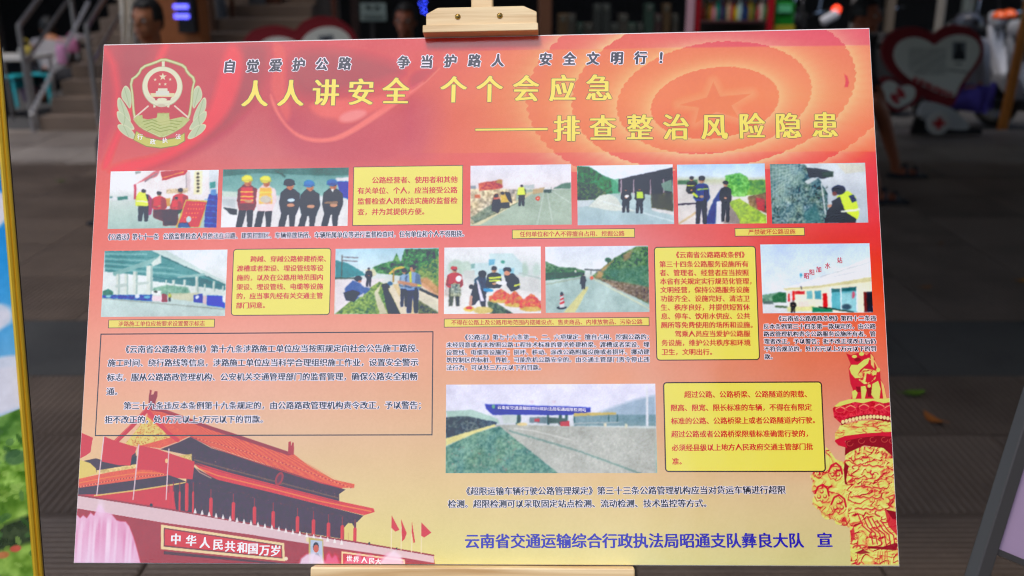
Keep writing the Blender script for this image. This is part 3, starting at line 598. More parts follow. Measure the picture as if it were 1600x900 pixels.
def ph2(c):                                   # five men in a row
    c.z(150, 250, 3.902).grad([(45,(110,150,152)),(110,(130,172,172)),(210,(150,190,188)),(225,(212,216,222)),(300,(222,222,226)),(410,(226,224,228))]); c.noise(5, 12, 2)
    c.poly([(775,57),(1540,45),(1540,95),(1350,95),(1000,80),(775,100)], (96,130,130), .9); c.poly([(1460,110),(1540,105),(1540,200),(1475,180)], (214,216,222)); c.poly([(1470,130),(1540,130),(1540,240),(1490,225)], (40,100,180))
    c.poly([(770,190),(860,195),(860,225),(770,225)], (206,220,214)); c.poly([(775,290),(860,300),(860,335),(820,330)], (60,76,84)); c.poly([(770,240),(850,240),(850,290),(770,280)], (196,204,210)); c.line([(1090,60),(1150,100)], 3, (90,120,120))
    def man(cx, top, shirt, hat, wd, vest=None, sx=36, pants=(36,40,56)):
        c.poly([(cx - 45, top + 200), (cx + 40, top + 200), (cx + 30, 410), (cx + 4, 410), (cx - 2, 300), (cx - 30, 410), (cx - 68, 410)], pants)
        c.poly([(cx - 18, top + 55), (cx + 20, top + 55), (cx + 62, top + 85), (cx + 66, top + 150), (cx + 42, top + 215), (cx - 46, top + 215), (cx - 60, top + 150), (cx - 52, top + 85)], shirt, tex=8)
        if vest:
            c.poly([(cx - 36, top + 72), (cx + 36, top + 72), (cx + 40, top + 170), (cx - 40, top + 170)], vest)
            for yy in (100, 128, 150): c.line([(cx - 38, top + yy), (cx + 38, top + yy)], 2.2, (240,216,120))
        c.ell(cx + 6, top + 40, 22, 28, (196,140,120)); c.ell(cx, top + 20, 32, 22, hat); c.line([(cx - 30, top + 30), (cx + 34, top + 30)], 1.6, tuple(v * .85 for v in hat)); c.ell(cx + 10, top + 158, 26, 12, (206,160,140))
        c.ell(cx + 18, top + 38, 3, 2, (90,60,60)); c.ell(cx + 14, top + 54, 5, 2, (150,80,80))
    man(920, 95, (140,60,66), (232,222,90), 1, (216,72,50)); man(1034, 98, (232,210,216), (232,226,90), 1, (236,186,110)); c.ell(1034, 240, 34, 22, (196,190,180))
    man(1178, 118, (44,48,78), (44,50,72), 1); c.ell(1190, 246, 24, 12, (206,226,236)); man(1300, 125, (56,76,92), (60,140,200), 1); man(1440, 118, (38,48,58), (60,130,190), 1); c.poly([(1430,178),(1450,178),(1445,200)], (236,236,240)); c.line([(1400,262),(1470,258)], 5, (150,130,120))
def ph3(c):
    c.z(540, 250, 4.444).grad([(30,(224,224,238)),(150,(226,222,230)),(215,(222,214,218)),(260,(196,196,180)),(455,(150,178,170))]); c.noise(6, 12, 2)
    c.poly([(1180,205),(1450,205),(1570,200),(1570,455),(890,455)], (168,184,172), tex=6); c.poly([(1250,230),(1330,215),(930,455),(870,455),(1180,290)], (206,200,172)); 
    for a, b in (((1430,215),(1565,300)), ((1400,225),(1440,455)), ((1375,225),(1330,455))): c.line([a, b], 1.2, (206,216,214), .7)
    c.poly([(1440,200),(1500,165),(1565,155),(1565,200)], (110,140,130)); c.poly([(866,200),(1190,205),(1180,300),(866,455)], (196,184,164), 1, tex=34, ts=4); c.poly([(866,400),(1010,310),(1100,330),(900,440)], (110,130,120), .8, 3, tex=20, ts=3); c.line([(880,445),(1190,300)], 1.3, (90,110,100), .8)
    c.poly([(866,180),(905,180),(905,200),(866,200)], (150,160,170)); c.poly([(920,165),(960,155),(1010,150),(1085,135),(1092,190),(1070,200),(930,215)], (196,110,104), 1, tex=24, ts=3); c.poly([(1060,135),(1090,140),(1085,170),(1040,160)], (196,160,120)); c.poly([(895,240),(935,240),(935,265),(895,265)], (206,130,110))
    c.poly([(1230,180),(1310,170),(1310,200),(1230,200)], (186,196,200)); c.poly([(1375,195),(1430,190),(1432,228),(1378,228)], (90,108,110)); c.poly([(1380,185),(1425,184),(1430,205),(1376,205)], (226,226,230)); c.poly([(1300,205),(1380,190),(1370,225),(1300,240)], (190,170,140))
    c.ell(1335, 268, 15, 15, (216,90,80)); c.ell(1335, 268, 6, 6, (236,210,200))
    c.fig(1222, 172, 150, (54,56,66), (48,62,80), wd=1.2); c.poly([(1198,190),(1240,190),(1250,244),(1192,244)], (216,232,110)); c.ell(1045, 248, 15, 14, (90,50,46)); c.poly([(1022,262),(1068,256),(1085,320),(1060,370),(1015,350)], (70,72,82)); c.poly([(1026,262),(1070,258),(1072,272),(1026,276)], (206,120,110))
    c.ell(1090, 232, 14, 10, (60,50,50)); c.poly([(1075,245),(1125,240),(1130,300),(1080,305)], (206,176,100)); c.poly([(1080,300),(1135,295),(1140,330),(1085,335)], (56,60,70)); c.poly([(1105,225),(1140,222),(1150,270),(1160,300),(1145,300),(1120,260)], (52,52,62))
def ph4(c):
    c.z(890, 240, 3.2).grad([(50,(222,230,244)),(150,(218,228,238)),(200,(170,190,190)),(240,(176,196,202)),(360,(168,190,200))]); c.noise(6, 10, 2)
    c.poly([(37,62),(100,66),(160,105),(230,135),(270,190),(37,230)], (64,130,100), tex=18, ts=4); c.poly([(37,150),(120,150),(180,190),(200,230),(37,235)], (90,110,90), tex=18, ts=3); c.poly([(205,130),(250,125),(250,200),(215,200)], (100,170,140), .8)
    c.poly([(245,132),(516,75),(516,215),(400,205),(245,190)], (72,74,86)); c.poly([(245,128),(516,70),(516,95),(245,142)], (60,60,76)); 
    for x in (258, 320, 404, 470): c.line([(x, 130), (x, 205)], 1.6, (196,176,190))
    c.poly([(405,200),(516,195),(520,300),(410,275)], (96,100,92), tex=12); c.poly([(410,272),(520,290),(520,310),(412,285)], (206,206,210)); c.poly([(455,150),(510,130),(515,190),(470,185)], (120,150,140), .9)
    c.poly([(95,265),(150,210),(200,200),(240,225),(260,260),(330,290),(200,285)], (206,212,208), tex=14, ts=2); c.poly([(37,235),(120,230),(95,262),(37,270)], (196,206,214)); c.line([(170,240),(520,340)], 2, (216,226,232), .6)
    c.fig(282, 168, 128, (58,58,66), (40,44,62), wd=1.25); c.ell(286, 213, 11, 8, (226,226,230)); c.fig(350, 165, 135, (44,48,56), (36,40,60), wd=1.1); c.poly([(335,190),(366,190),(370,225),(335,225)], (190,216,90))
def ph5(c):
    c.z(890, 240, 3.2).grad([(45,(176,206,240)),(110,(206,222,240)),(135,(190,196,170)),(160,(206,204,206)),(355,(214,208,208))]); c.noise(6, 9, 2)
    c.poly([(770,140),(980,130),(985,200),(840,215),(790,180)], (110,160,70), tex=20, ts=3); c.poly([(780,110),(850,95),(890,120),(905,165),(880,215),(820,215),(775,170)], (108,176,96), tex=26, ts=3); c.poly([(540,135),(640,130),(640,155),(540,155)], (96,130,110), tex=14, ts=3)
    c.poly([(800,240),(850,225),(985,310),(985,352),(830,352)], (150,180,70), tex=24, ts=3); c.poly([(890,215),(985,195),(985,300),(900,260)], (120,100,80), 1, tex=24, ts=4); c.poly([(930,220),(975,230),(975,290),(940,280)], (190,60,70), .9, tex=20, ts=3)
    c.poly([(680,330),(720,230),(760,170),(770,180),(745,260),(735,352),(680,352)], (62,84,140)); c.poly([(735,240),(760,235),(758,352),(730,352)], (214,214,222)); c.poly([(770,350),(800,250),(850,330),(850,352)], (150,140,140)); c.line([(540,255),(640,248)], 2.2, (60,60,80)); c.line([(545,352),(640,290)], 3, (200,180,150))
    c.fig(610, 112, 170, (50,50,62), (44,44,60), legs=False, wd=.9); c.line([(590,160),(622,160)], 2, (206,220,90)); c.fig(660, 112, 245, (50,92,150), (40,44,74), wd=1.0); c.line([(640,180),(690,176)], 2, (206,220,110)); c.line([(620,200),(636,214)], 4, (206,220,90)); c.fig(780, 135, 210, (60,52,72), (36,40,58), wd=.85)
def ph6(c):
    c.z(890, 240, 3.2).grad([(45,(196,206,214)),(110,(206,212,222)),(200,(186,194,206)),(355,(176,186,200))]); c.noise(6, 9, 2)
    c.poly([(1001,50),(1170,50),(1250,130),(1290,200),(1290,352),(1008,352)], (96,124,128), tex=34, ts=2.4); c.poly([(1001,50),(1120,50),(1180,110),(1050,260),(1005,200)], (120,150,150), .8, 8, tex=24, ts=2)
    for k in range(8): c.line([(1005, 70 + k * 22), (1160 - k * 8, 55 + k * 12)], 1, (190,206,206), .5)
    for k in range(9): c.line([(1015 + k * 18, 52), (1020 + k * 12, 240)], 1, (186,200,202), .4)
    c.specks([(1020,170),(1290,160),(1290,350),(1010,350)], 90, (170, 186, 190), 1.6, .6, 5); c.specks([(1020,170),(1290,160),(1290,350),(1010,350)], 70, (60, 78, 84), 1.8, .7, 6)
    c.poly([(1180,70),(1250,75),(1310,90),(1315,115),(1270,125),(1200,120)], (52,62,76), tex=18, ts=2); c.poly([(1255,90),(1320,90),(1318,118),(1262,118)], (70,86,84)); c.poly([(1175,140),(1210,120),(1250,118),(1190,155)], (206,212,220), .9); c.poly([(1330,50),(1478,50),(1478,90),(1380,100)], (206,206,196), .9, tex=10)
    c.line([(1258,150),(1280,305)], 1.8, (226,228,232), .9); c.poly([(1170,300),(1230,250),(1260,340),(1180,350)], (60,110,116), .7, 4)
    c.poly([(1275,345),(1290,285),(1330,230),(1400,240),(1440,300),(1430,348)], (32,36,52)); c.poly([(1335,215),(1390,185),(1430,215),(1448,300),(1440,330),(1390,300),(1365,270)], (204,226,74)); c.line([(1360,290),(1446,280)], 3, (226,232,220)); c.poly([(1396,212),(1420,205),(1435,235),(1412,248)], (50,70,110))
    c.ell(1345, 182, 34, 24, (44,54,88)); c.ell(1325, 200, 12, 12, (120,80,80)); c.poly([(1310,240),(1350,215),(1370,270),(1320,290)], (36,42,60)); c.ell(1300, 262, 10, 8, (196,150,130))
def ph7(c):                                   # viaduct
    c.z(150, 370, 4.324).grad([(80,(218,226,236)),(250,(222,228,232)),(400,(206,216,214)),(430,(186,204,204)),(545,(186,202,202))]); c.noise(4, 12, 2)
    c.poly([(60,95),(380,92),(500,120),(875,310),(875,350),(700,300),(470,290),(380,270),(60,235)], (104,156,160)); 
    for k in range(9): c.line([(60, 100 + k * 16), (300 + k * 45, 94 + k * 24)], 2.2 if k % 2 else 1.2, (150,196,198) if k % 2 else (80,130,138), .7)
    c.poly([(380,92),(470,90),(875,305),(875,325),(500,150),(430,120)], (196,212,212)); c.line([(440,130),(875,325)], 1.6, (80,120,126)); c.line([(130,250),(420,150)], 7, (140,180,180)); c.line([(560,275),(730,255)], 4, (150,186,186))
    c.poly([(370,180),(440,120),(440,180),(385,200)], (206,218,216)); c.poly([(385,262),(480,280),(700,272),(875,330),(875,360),(470,310),(385,300)], (80,130,138), .9)
    for x, w2, y0, y1 in ((362,21,195,400),(265,16,235,390),(205,12,250,390),(148,12,250,400),(682,10,270,380),(796,8,300,370),(735,6,320,370),(600,8,290,380),(525,9,290,400),(475,5,290,390),(858,6,330,370)):
        c.poly([(x - w2, y0), (x + w2, y0), (x + w2, y1), (x - w2, y1)], (206,214,210)); c.poly([(x + w2 * .3, y0), (x + w2, y0), (x + w2, y1), (x + w2 * .3, y1)], (160,184,182))
    c.line([(140,335),(200,325)], 5, (186,200,198)); c.line([(280,320),(350,310)], 4, (186,200,198))
    c.poly([(390,345),(480,325),(620,340),(640,380),(500,400),(380,370)], (110,160,140), .8, 2, tex=16, ts=3); c.poly([(45,370),(80,350),(115,370),(115,400),(45,400)], (70,130,120), tex=10); c.poly([(480,380),(700,380),(690,440),(520,420)], (196,196,170), .8)
    c.poly([(42,395),(380,390),(380,436),(42,412)], (50,96,170), tex=22, ts=3); c.ell(280, 402, 16, 14, (214,220,232)); c.ell(345, 408, 22, 10, (120,180,206)); c.ell(85, 402, 20, 8, (140,190,200)); c.poly([(378,398),(446,400),(446,438),(378,432)], (226,206,216)); c.poly([(446,385),(480,390),(482,440),(446,438)], (150,50,80)); c.poly([(375,366),(440,364),(440,390),(375,388)], (226,228,230)); c.ell(404, 372, 14, 7, (80,90,90))
    c.fig(498, 378, 62, (190,200,90), (60,70,80)); c.poly([(660,395),(720,385),(722,450),(660,440)], (60,84,180)); c.ell(684, 408, 14, 12, (220,224,240)); c.poly([(720,400),(750,400),(750,458),(722,452)], (214,190,200)); c.poly([(750,395),(872,400),(872,482),(750,462)], (44,98,200)); c.poly([(855,395),(874,398),(874,450),(855,440)], (230,226,232)); c.line([(42,415),(872,490)], 1.6, (140,150,146), .8)
def ph8(c):                                   # trench by the road
    c.z(510, 370, 4.571).grad([(80,(176,208,226)),(180,(196,220,232)),(290,(206,214,216)),(400,(214,206,190)),(552,(206,206,190))]); c.noise(6, 12, 2)
    c.poly([(64,165),(150,190),(260,250),(280,275),(64,300)], (84,150,160), tex=8); c.poly([(330,220),(400,190),(480,170),(500,115),(530,180),(560,90),(802,85),(802,420),(700,330),(560,280),(360,260)], (86,136,96), tex=34, ts=4)
    c.poly([(640,240),(802,140),(802,400),(700,340)], (150,160,100), .7, 6, tex=26, ts=3); c.specks([(560,90),(800,85),(800,300),(580,250)], 110, (60, 110, 84), 1.8, .6, 8); c.poly([(640,300),(720,290),(802,360),(802,430),(690,360)], (206,150,120), .8, 3, tex=14)
    c.line([(112,135),(108,290)], 1.8, (110,110,112)); c.line([(115,145),(225,150)], 1.4, (120,110,120)); c.line([(115,170),(222,176)], 1.4, (120,110,120)); c.line([(64,298),(200,296)], 2.4, (96,110,110))
    c.poly([(64,305),(330,300),(420,300),(120,520),(60,548)], (222,216,222)); c.poly([(210,430),(380,320),(400,330),(440,552),(60,552)], (120,150,96), 1, tex=30, ts=3); c.poly([(395,340),(440,330),(540,552),(440,552)], (70,80,60), tex=14); c.poly([(395,330),(370,400),(440,550),(380,552),(340,400)], (214,206,190), .85); c.poly([(440,370),(480,350),(600,552),(530,552)], (216,206,188)); c.poly([(470,340),(560,330),(720,552),(600,552)], (214,196,160), tex=12); c.poly([(640,440),(802,540),(802,552),(660,552)], (110,120,100), 1, tex=24, ts=3); c.line([(660,370),(802,435)], 4, (70,76,80)); c.line([(690,400),(802,460)], 1.6, (226,216,200))
    c.line([(455,260),(500,225),(550,220)], 4, (214,190,90)); c.line([(480,240),(478,320)], 2.4, (170,140,90)); c.ell(455, 335, 20, 14, (70,120,160)); c.poly([(270,235),(340,230),(360,270),(320,290)], (210,206,170), .8)
    c.fig(303, 220, 140, (66,72,92), (50,54,80), wd=1.1); c.poly([(130,370),(190,310),(240,330),(260,350),(300,390),(200,460),(140,440)], (92,116,170)); c.poly([(120,400),(190,380),(240,400),(200,462),(140,455)], (40,52,86)); c.ell(228, 300, 26, 20, (44,54,76)); c.ell(240, 318, 12, 10, (180,130,110)); c.line([(210,360),(300,375)], 5, (96,120,170)); c.poly([(220,430),(270,400),(260,430)], (206,206,212))
    c.fig(556, 225, 280, (150,176,206), (40,60,106), wd=.8, hair=(40,50,70)); c.fig(618, 200, 350, (140,166,206), (44,66,116), wd=1.05, hair=(60,76,92)); c.line([(600,342),(672,348)], 3.4, (206,206,96)); c.poly([(590,250),(605,245),(610,340),(596,340)], (200,206,90)); c.ell(606, 232, 12, 16, (196,146,126)); c.line([(520,325),(640,345)], 5, (196,150,130))
def ph9(c):                                   # fruit stall
    c.z(510, 370, 4.571).grad([(72,(228,228,236)),(200,(214,220,224)),(260,(196,206,208)),(330,(212,212,214)),(552,(224,220,222))]); c.noise(6, 12, 2)
    c.ell(930, 220, 60, 55, (176,196,186), .9, 4, tex=12); c.ell(1000, 225, 45, 50, (186,204,196), .9, 4, tex=10); c.ell(1415, 235, 25, 50, (176,200,190), .8, 4); c.ell(1500, 235, 25, 45, (186,206,200), .8, 4)
    c.poly([(1035,190),(1165,185),(1165,120),(1330,118),(1400,190),(1400,270),(1035,275)], (196,216,222)); c.poly([(1160,160),(1205,160),(1200,200),(1160,205)], (120,176,204)); c.poly([(1030,195),(1060,192),(1060,225),(1032,228)], (140,176,176)); c.poly([(1230,230),(1340,225),(1340,270),(1230,270)], (150,196,214)); c.ell(1260, 180, 14, 12, (96,160,150))
    c.poly([(980,240),(1060,240),(1060,300),(985,300)], (196,200,200)); c.poly([(1330,290),(1535,280),(1535,400),(1380,380)], (206,208,210), tex=6); c.line([(1380,260),(1535,300)], 2, (176,190,190)); c.poly([(845,290),(885,300),(880,420),(845,440)], (206,196,190), tex=16)
    c.poly([(1175,430),(1330,480),(1340,550),(1170,550),(1150,470)], (96,116,104), tex=24, ts=3); c.poly([(1180,425),(1535,540),(1535,552),(1340,552),(1180,450)], (222,220,224))
    c.fig(916, 215, 285, (186,50,64), (96,104,100), wd=1.25); c.poly([(888,335),(955,335),(962,425),(888,425)], (150,160,150), tex=40, ts=1.6); c.line([(900,225),(925,225)], 5, (196,60,70)); c.ell(945, 300, 22, 24, (226,226,230))
    c.poly([(1055,310),(1100,265),(1140,290),(1150,360),(1180,385),(1130,400),(1060,420)], (70,100,122)); c.ell(1115, 264, 28, 24, (44,44,54)); c.poly([(1025,430),(1060,330),(1140,400),(1135,515),(1115,515),(1090,450),(1050,490),(1025,490)], (52,60,84)); c.poly([(1070,310),(1085,310),(1130,460),(1100,462)], (216,212,228)); c.ell(1036, 358, 15, 16, (40,40,50)); c.line([(1035,430),(1030,485)], 5, (190,150,140))
    c.fig(1198, 210, 300, (44,56,66), (52,60,62), legs=False, wd=1.1); c.line([(1165,295),(1240,290)], 3.6, (206,220,90)); c.line([(1168,315),(1238,312)], 3, (206,220,90)); c.poly([(1270,270),(1330,260),(1375,300),(1380,370),(1320,390),(1290,350)], (38,46,68)); c.ell(1292, 238, 28, 20, (40,46,70)); c.ell(1290, 260, 22, 18, (206,150,130)); c.line([(1345,350),(1376,342)], 3.4, (206,216,90)); c.ell(1250, 328, 42, 14, (226,226,234)); c.line([(1130,378),(1180,384)], 5, (70,150,200))
    for (cx, cy, rx, ry) in ((1245,420,80,50),(1345,445,70,55),(1465,468,85,62)):
        c.ell(cx, cy + ry * .75, rx, ry * .32, (206,176,110), tex=14); c.poly([(cx - rx, cy + ry * .5), (cx - rx * .5, cy - ry * .5), (cx, cy - ry), (cx + rx * .5, cy - ry * .5), (cx + rx, cy + ry * .5)], (200,90,84))
        rs = random.Random(int(cx))
        for k in range(60):
            t = rs.uniform(-1, 1); yy = rs.uniform(-1 + abs(t) * 1.2, .6); c.ell(cx + t * rx * .95, cy + yy * ry, 9, 8, (rs.randint(190, 226), rs.randint(80, 150), rs.randint(76, 110)), .9)
    c.ell(1020, 515, 40, 20, (216,190,110)); c.ell(1018, 508, 26, 11, (196,80,70)); c.ell(1120, 525, 70, 26, (206,190,130), tex=10)
def ph10(c):                                  # wet road and slope
    c.z(840, 370, 4.444).grad([(64,(214,220,236)),(230,(220,226,232)),(270,(200,210,208)),(300,(186,202,200)),(530,(160,186,186))]); c.noise(6, 12, 2)
    c.poly([(53,170),(100,190),(150,210),(260,215),(330,240),(320,275),(53,305)], (90,128,104), tex=18, ts=3); c.poly([(53,250),(320,245),(330,262),(53,305)], (60,104,98), tex=10)
    c.poly([(380,270),(420,240),(530,150),(600,110),(690,66),(770,65),(772,470),(560,350),(400,290)], (92,128,96), tex=26, ts=3); c.poly([(420,240),(530,160),(470,230),(440,290),(400,290)], (190,150,110), .85, 3); c.poly([(590,130),(660,90),(640,150),(600,170)], (176,140,116), .7, 4); c.poly([(440,240),(580,220),(772,190),(772,350),(560,310)], (84,126,110), .8, 4, tex=16, ts=2); c.poly([(400,280),(560,310),(772,350),(776,460),(560,370)], (136,116,104), .9, 3, tex=26, ts=2.5)
    c.ell(490, 162, 22, 16, (60,110,90), tex=10); c.line([(490,165),(488,190)], 1.6, (70,90,80)); c.line([(330,228),(440,232)], 2.4, (96,104,110)); c.line([(372,235),(370,262)], 1.4, (110,116,120)); c.line([(412,235),(410,250)], 1.4, (110,116,120))
    c.poly([(290,275),(390,290),(776,500),(776,527),(53,527),(53,320)], (168,190,190), 1, tex=10, ts=5); c.poly([(335,345),(355,350),(260,527),(180,527)], (206,202,150), .95); c.line([(395,295),(776,500)], 1.6, (206,206,176), .9); c.line([(60,330),(300,285)], 1.5, (150,160,140), .8); c.poly([(400,300),(500,340),(560,527),(400,527)], (186,206,206), .5, 8)
    c.ell(262, 240, 8, 8, (206,206,200)); c.fig(318, 255, 110, (56,60,76), (50,54,72), wd=.95); c.ell(376, 286, 12, 12, (216,110,90)); c.line([(304,290),(300,325)], 2, (60,64,80))
    c.ell(168, 492, 34, 10, (40,48,66)); c.poly([(150,492),(162,395),(174,395),(188,492)], (214,214,220))
    for k in range(3): c.poly([(154 + k * 1, 470 - k * 26), (186 - k * 3, 458 - k * 26), (184 - k * 3, 446 - k * 26), (156 + k * 1.5, 458 - k * 26)], (204,60,70))
    c.ell(168, 396, 9, 13, (40,48,66))
def ph11(c):                                  # water station building
    c.z(1170, 370, 4.2875).grad([(45,(186,206,240)),(200,(206,220,246)),(380,(214,224,240)),(450,(206,212,224)),(515,(206,210,222))]); c.noise(5, 14, 2)
    c.poly([(90,390),(210,370),(250,380),(250,440),(90,440)], (120,160,140), tex=20, ts=3); c.poly([(155,400),(205,370),(250,375),(250,440),(160,440)], (60,110,84), tex=14, ts=2)
    c.poly([(220,350),(480,270),(812,140),(825,300),(380,350),(230,362)], (226,228,238)); c.poly([(230,345),(480,325),(822,268),(822,300),(400,350),(240,360)], (206,200,160)); c.line([(480,268),(812,170)], 1.4, (190,196,200)); c.line([(560,268),(815,215)], 1.2, (196,200,206))
    c.poly([(250,360),(400,350),(822,300),(832,505),(270,500)], (232,226,206)); c.poly([(265,365),(300,365),(305,440),(265,440)], (214,206,212)); c.poly([(262,380),(275,380),(275,435),(262,435)], (196,50,60)); c.poly([(292,365),(308,362),(308,425),(292,425)], (206,50,56)); c.poly([(310,365),(375,362),(375,384),(310,386)], (196,60,70))
    c.poly([(387,365),(425,362),(425,415),(387,417)], (120,180,190)); c.poly([(440,362),(485,360),(487,418),(442,418)], (90,160,180)); c.poly([(495,380),(524,378),(528,480),(498,480)], (196,40,56)); c.poly([(548,350),(720,335),(728,505),(552,490)], (96,170,186), tex=14, ts=4); c.poly([(548,350),(720,335),(721,360),(549,372)], (60,110,120)); c.poly([(620,380),(715,370),(720,500),(625,490)], (160,206,216), .8, 3); c.ell(655, 470, 32, 20, (44,60,80), .8, 2); c.ell(700, 390, 10, 24, (206,70,100), .8)
    for x in (548, 616, 722): c.line([(x, 345), (x + 3, 495)], 2, (226,230,236))
    c.poly([(768,370),(828,366),(832,505),(775,505)], (44,50,70)); c.poly([(768,370),(790,370),(795,505),(775,505)], (110,40,50)); c.poly([(250,470),(440,465),(440,495),(260,500)], (214,214,160)); c.poly([(425,470),(560,488),(560,505),(425,505)], (50,130,100)); c.line([(470,470),(700,505)], 2, (40,60,56)); c.poly([(90,440),(250,440),(260,512),(92,515)], (214,218,226)); c.poly([(95,432),(160,430),(165,452),(95,450)], (100,120,120)); c.line([(180,468),(250,470)], 3, (90,116,90)); c.poly([(335,430),(400,430),(410,470),(330,470)], (226,200,200), .7)
    c.fig(297, 425, 85, (40,40,48), (44,44,56), wd=1.5, legs=True); c.ell(350, 260, 9, 16, (70,160,190)); c.ell(354, 270, 5, 6, (220,230,236)); c.line([(348,335),(352,350)], 1.6, (70,70,90))
def ph12(c):                                  # toll station
    c.z(680, 590, 2.581).grad([(25,(216,214,236)),(120,(214,214,232)),(185,(206,210,220)),(200,(196,204,206)),(250,(176,196,192)),(390,(150,180,172))]); c.noise(6, 12, 2)
    c.poly([(640,150),(700,125),(800,90),(890,70),(890,180),(640,180)], (150,170,190), .9, 6, tex=6); c.poly([(560,150),(890,150),(890,195),(560,195)], (110,140,150), .8, 2, tex=14, ts=3)
    c.poly([(43,135),(150,130),(250,165),(260,185),(60,190)], (170,196,190), tex=8); c.poly([(43,160),(120,155),(250,180),(240,195),(150,215),(43,245)], (84,98,112), tex=20, ts=3)
    c.poly([(43,245),(240,188),(245,196),(160,225),(43,275)], (214,206,150)); c.poly([(240,192),(320,190),(890,205),(890,388),(500,388)], (176,178,174), 1, tex=14, ts=3); c.poly([(43,278),(160,225),(260,195),(300,230),(500,388),(43,388)], (112,150,140), 1, tex=18, ts=3)
    c.line([(300,215),(560,290),(700,340),(830,388)], 3, (120,150,146), .8); c.line([(320,205),(400,215),(540,250)], 1.6, (216,216,214), .7); c.specks([(300,230),(880,220),(880,380),(500,380)], 120, (206, 206, 202), 1.1, .5, 8); c.specks([(60,280),(300,240),(480,380),(60,380)], 80, (190, 120, 130), 1.0, .4, 9)
    c.poly([(200,106),(626,120),(626,138),(545,150),(232,150),(205,125)], (52,64,170)); c.line([(205,108),(626,121)], 1.3, (110,120,210)); c.ell(235, 118, 8, 8, (120,170,150)); c.poly([(560,142),(730,140),(730,150),(560,156)], (190,170,110))
    for x, y0, y1, w2 in ((335,150,190,10),(455,150,190,4),(505,150,190,6),(530,150,192,5),(560,155,185,2),(700,150,180,2),(735,148,180,2)): c.poly([(x - w2, y0), (x + w2, y0), (x + w2, y1), (x - w2, y1)], (64,100,106))
    c.poly([(380,160),(450,158),(450,185),(380,182)], (120,140,150)); c.poly([(400,165),(420,165),(420,178),(400,178)], (190,80,90)); c.poly([(455,160),(530,165),(530,185),(460,185)], (90,110,110)); c.poly([(503,178),(540,175),(540,195),(506,195)], (190,50,60)); c.ell(350, 188, 22, 6, (214,196,150)); c.poly([(270,150),(330,150),(330,182),(275,184)], (196,206,206)); c.poly([(850,30),(858,30),(860,195),(850,195)], (214,216,226)); c.ell(770, 195, 6, 10, (206,206,190)); c.ell(685, 190, 5, 8, (206,200,180)); c.line([(560,185),(740,180)], 1.4, (170,176,180)); c.poly([(380,92),(400,92),(395,105),(385,105)], (206,196,216)); c.poly([(468,92),(488,92),(484,105),(472,105)], (206,196,216))
PHOTOS = [
 ([(173,268),(341.7,265.4),(338.4,356.4),(168.5,357)], ph1, 'photograph of volunteers in red at a roadside booth'),
 ([(348.6,264.6),(544.7,262),(543.4,353.3),(345.3,355)], ph2, 'photograph of five men standing in a row, two in yellow helmets'),
 ([(734.9,258.6),(892.2,257.2),(893.3,351.3),(735.3,352.4)], ph3, 'photograph of people digging beside a pale road'),
 ([(901.6,258.8),(1051.3,257.2),(1053,350.3),(902.5,351.9)], ph4, 'photograph of two people before a gravel heap and shed'),
 ([(1057.5,257.2),(1194.7,255.6),(1198.4,349.4),(1060.3,350.3)], ph5, 'photograph of officers at a crash barrier under blue sky'),
 ([(1202.8,256.3),(1351.9,254.7),(1356.3,348.1),(1206.3,349.4)], ph6, 'photograph of a crouching worker in a lime vest by a rubble wall'),
 ([(163.9,392),(355.4,390.1),(351.7,494.2),(157.4,494.9)], ph7, 'photograph of a concrete viaduct with blue hoardings'),
 ([(524.2,388.6),(685.5,387.5),(685,490.3),(522.5,490.8)], ph8, 'photograph of men inspecting a roadside trench'),
 ([(694.2,386.4),(844.7,385.8),(845.8,489.9),(693.8,490.3)], ph9, 'photograph of a roadside fruit stall with baskets of apples'),
 ([(851.9,384.9),(1012.8,384.6),(1014.6,488.1),(852.8,488.1)], ph10, 'photograph of a wet road with a striped cone below a slope'),
 ([(1188.2,381.7),(1358.5,380.5),(1364,487.8),(1191.5,490.1)], ph11, 'photograph of a cream building with red roof lettering'),
 ([(696.7,600.8),(1024.8,599.7),(1026,739.2),(696.7,739.2)], ph12, 'photograph of a toll station with a long blue canopy')]
for c4, fn, lb in PHOTOS: photo(c4, fn, lb)

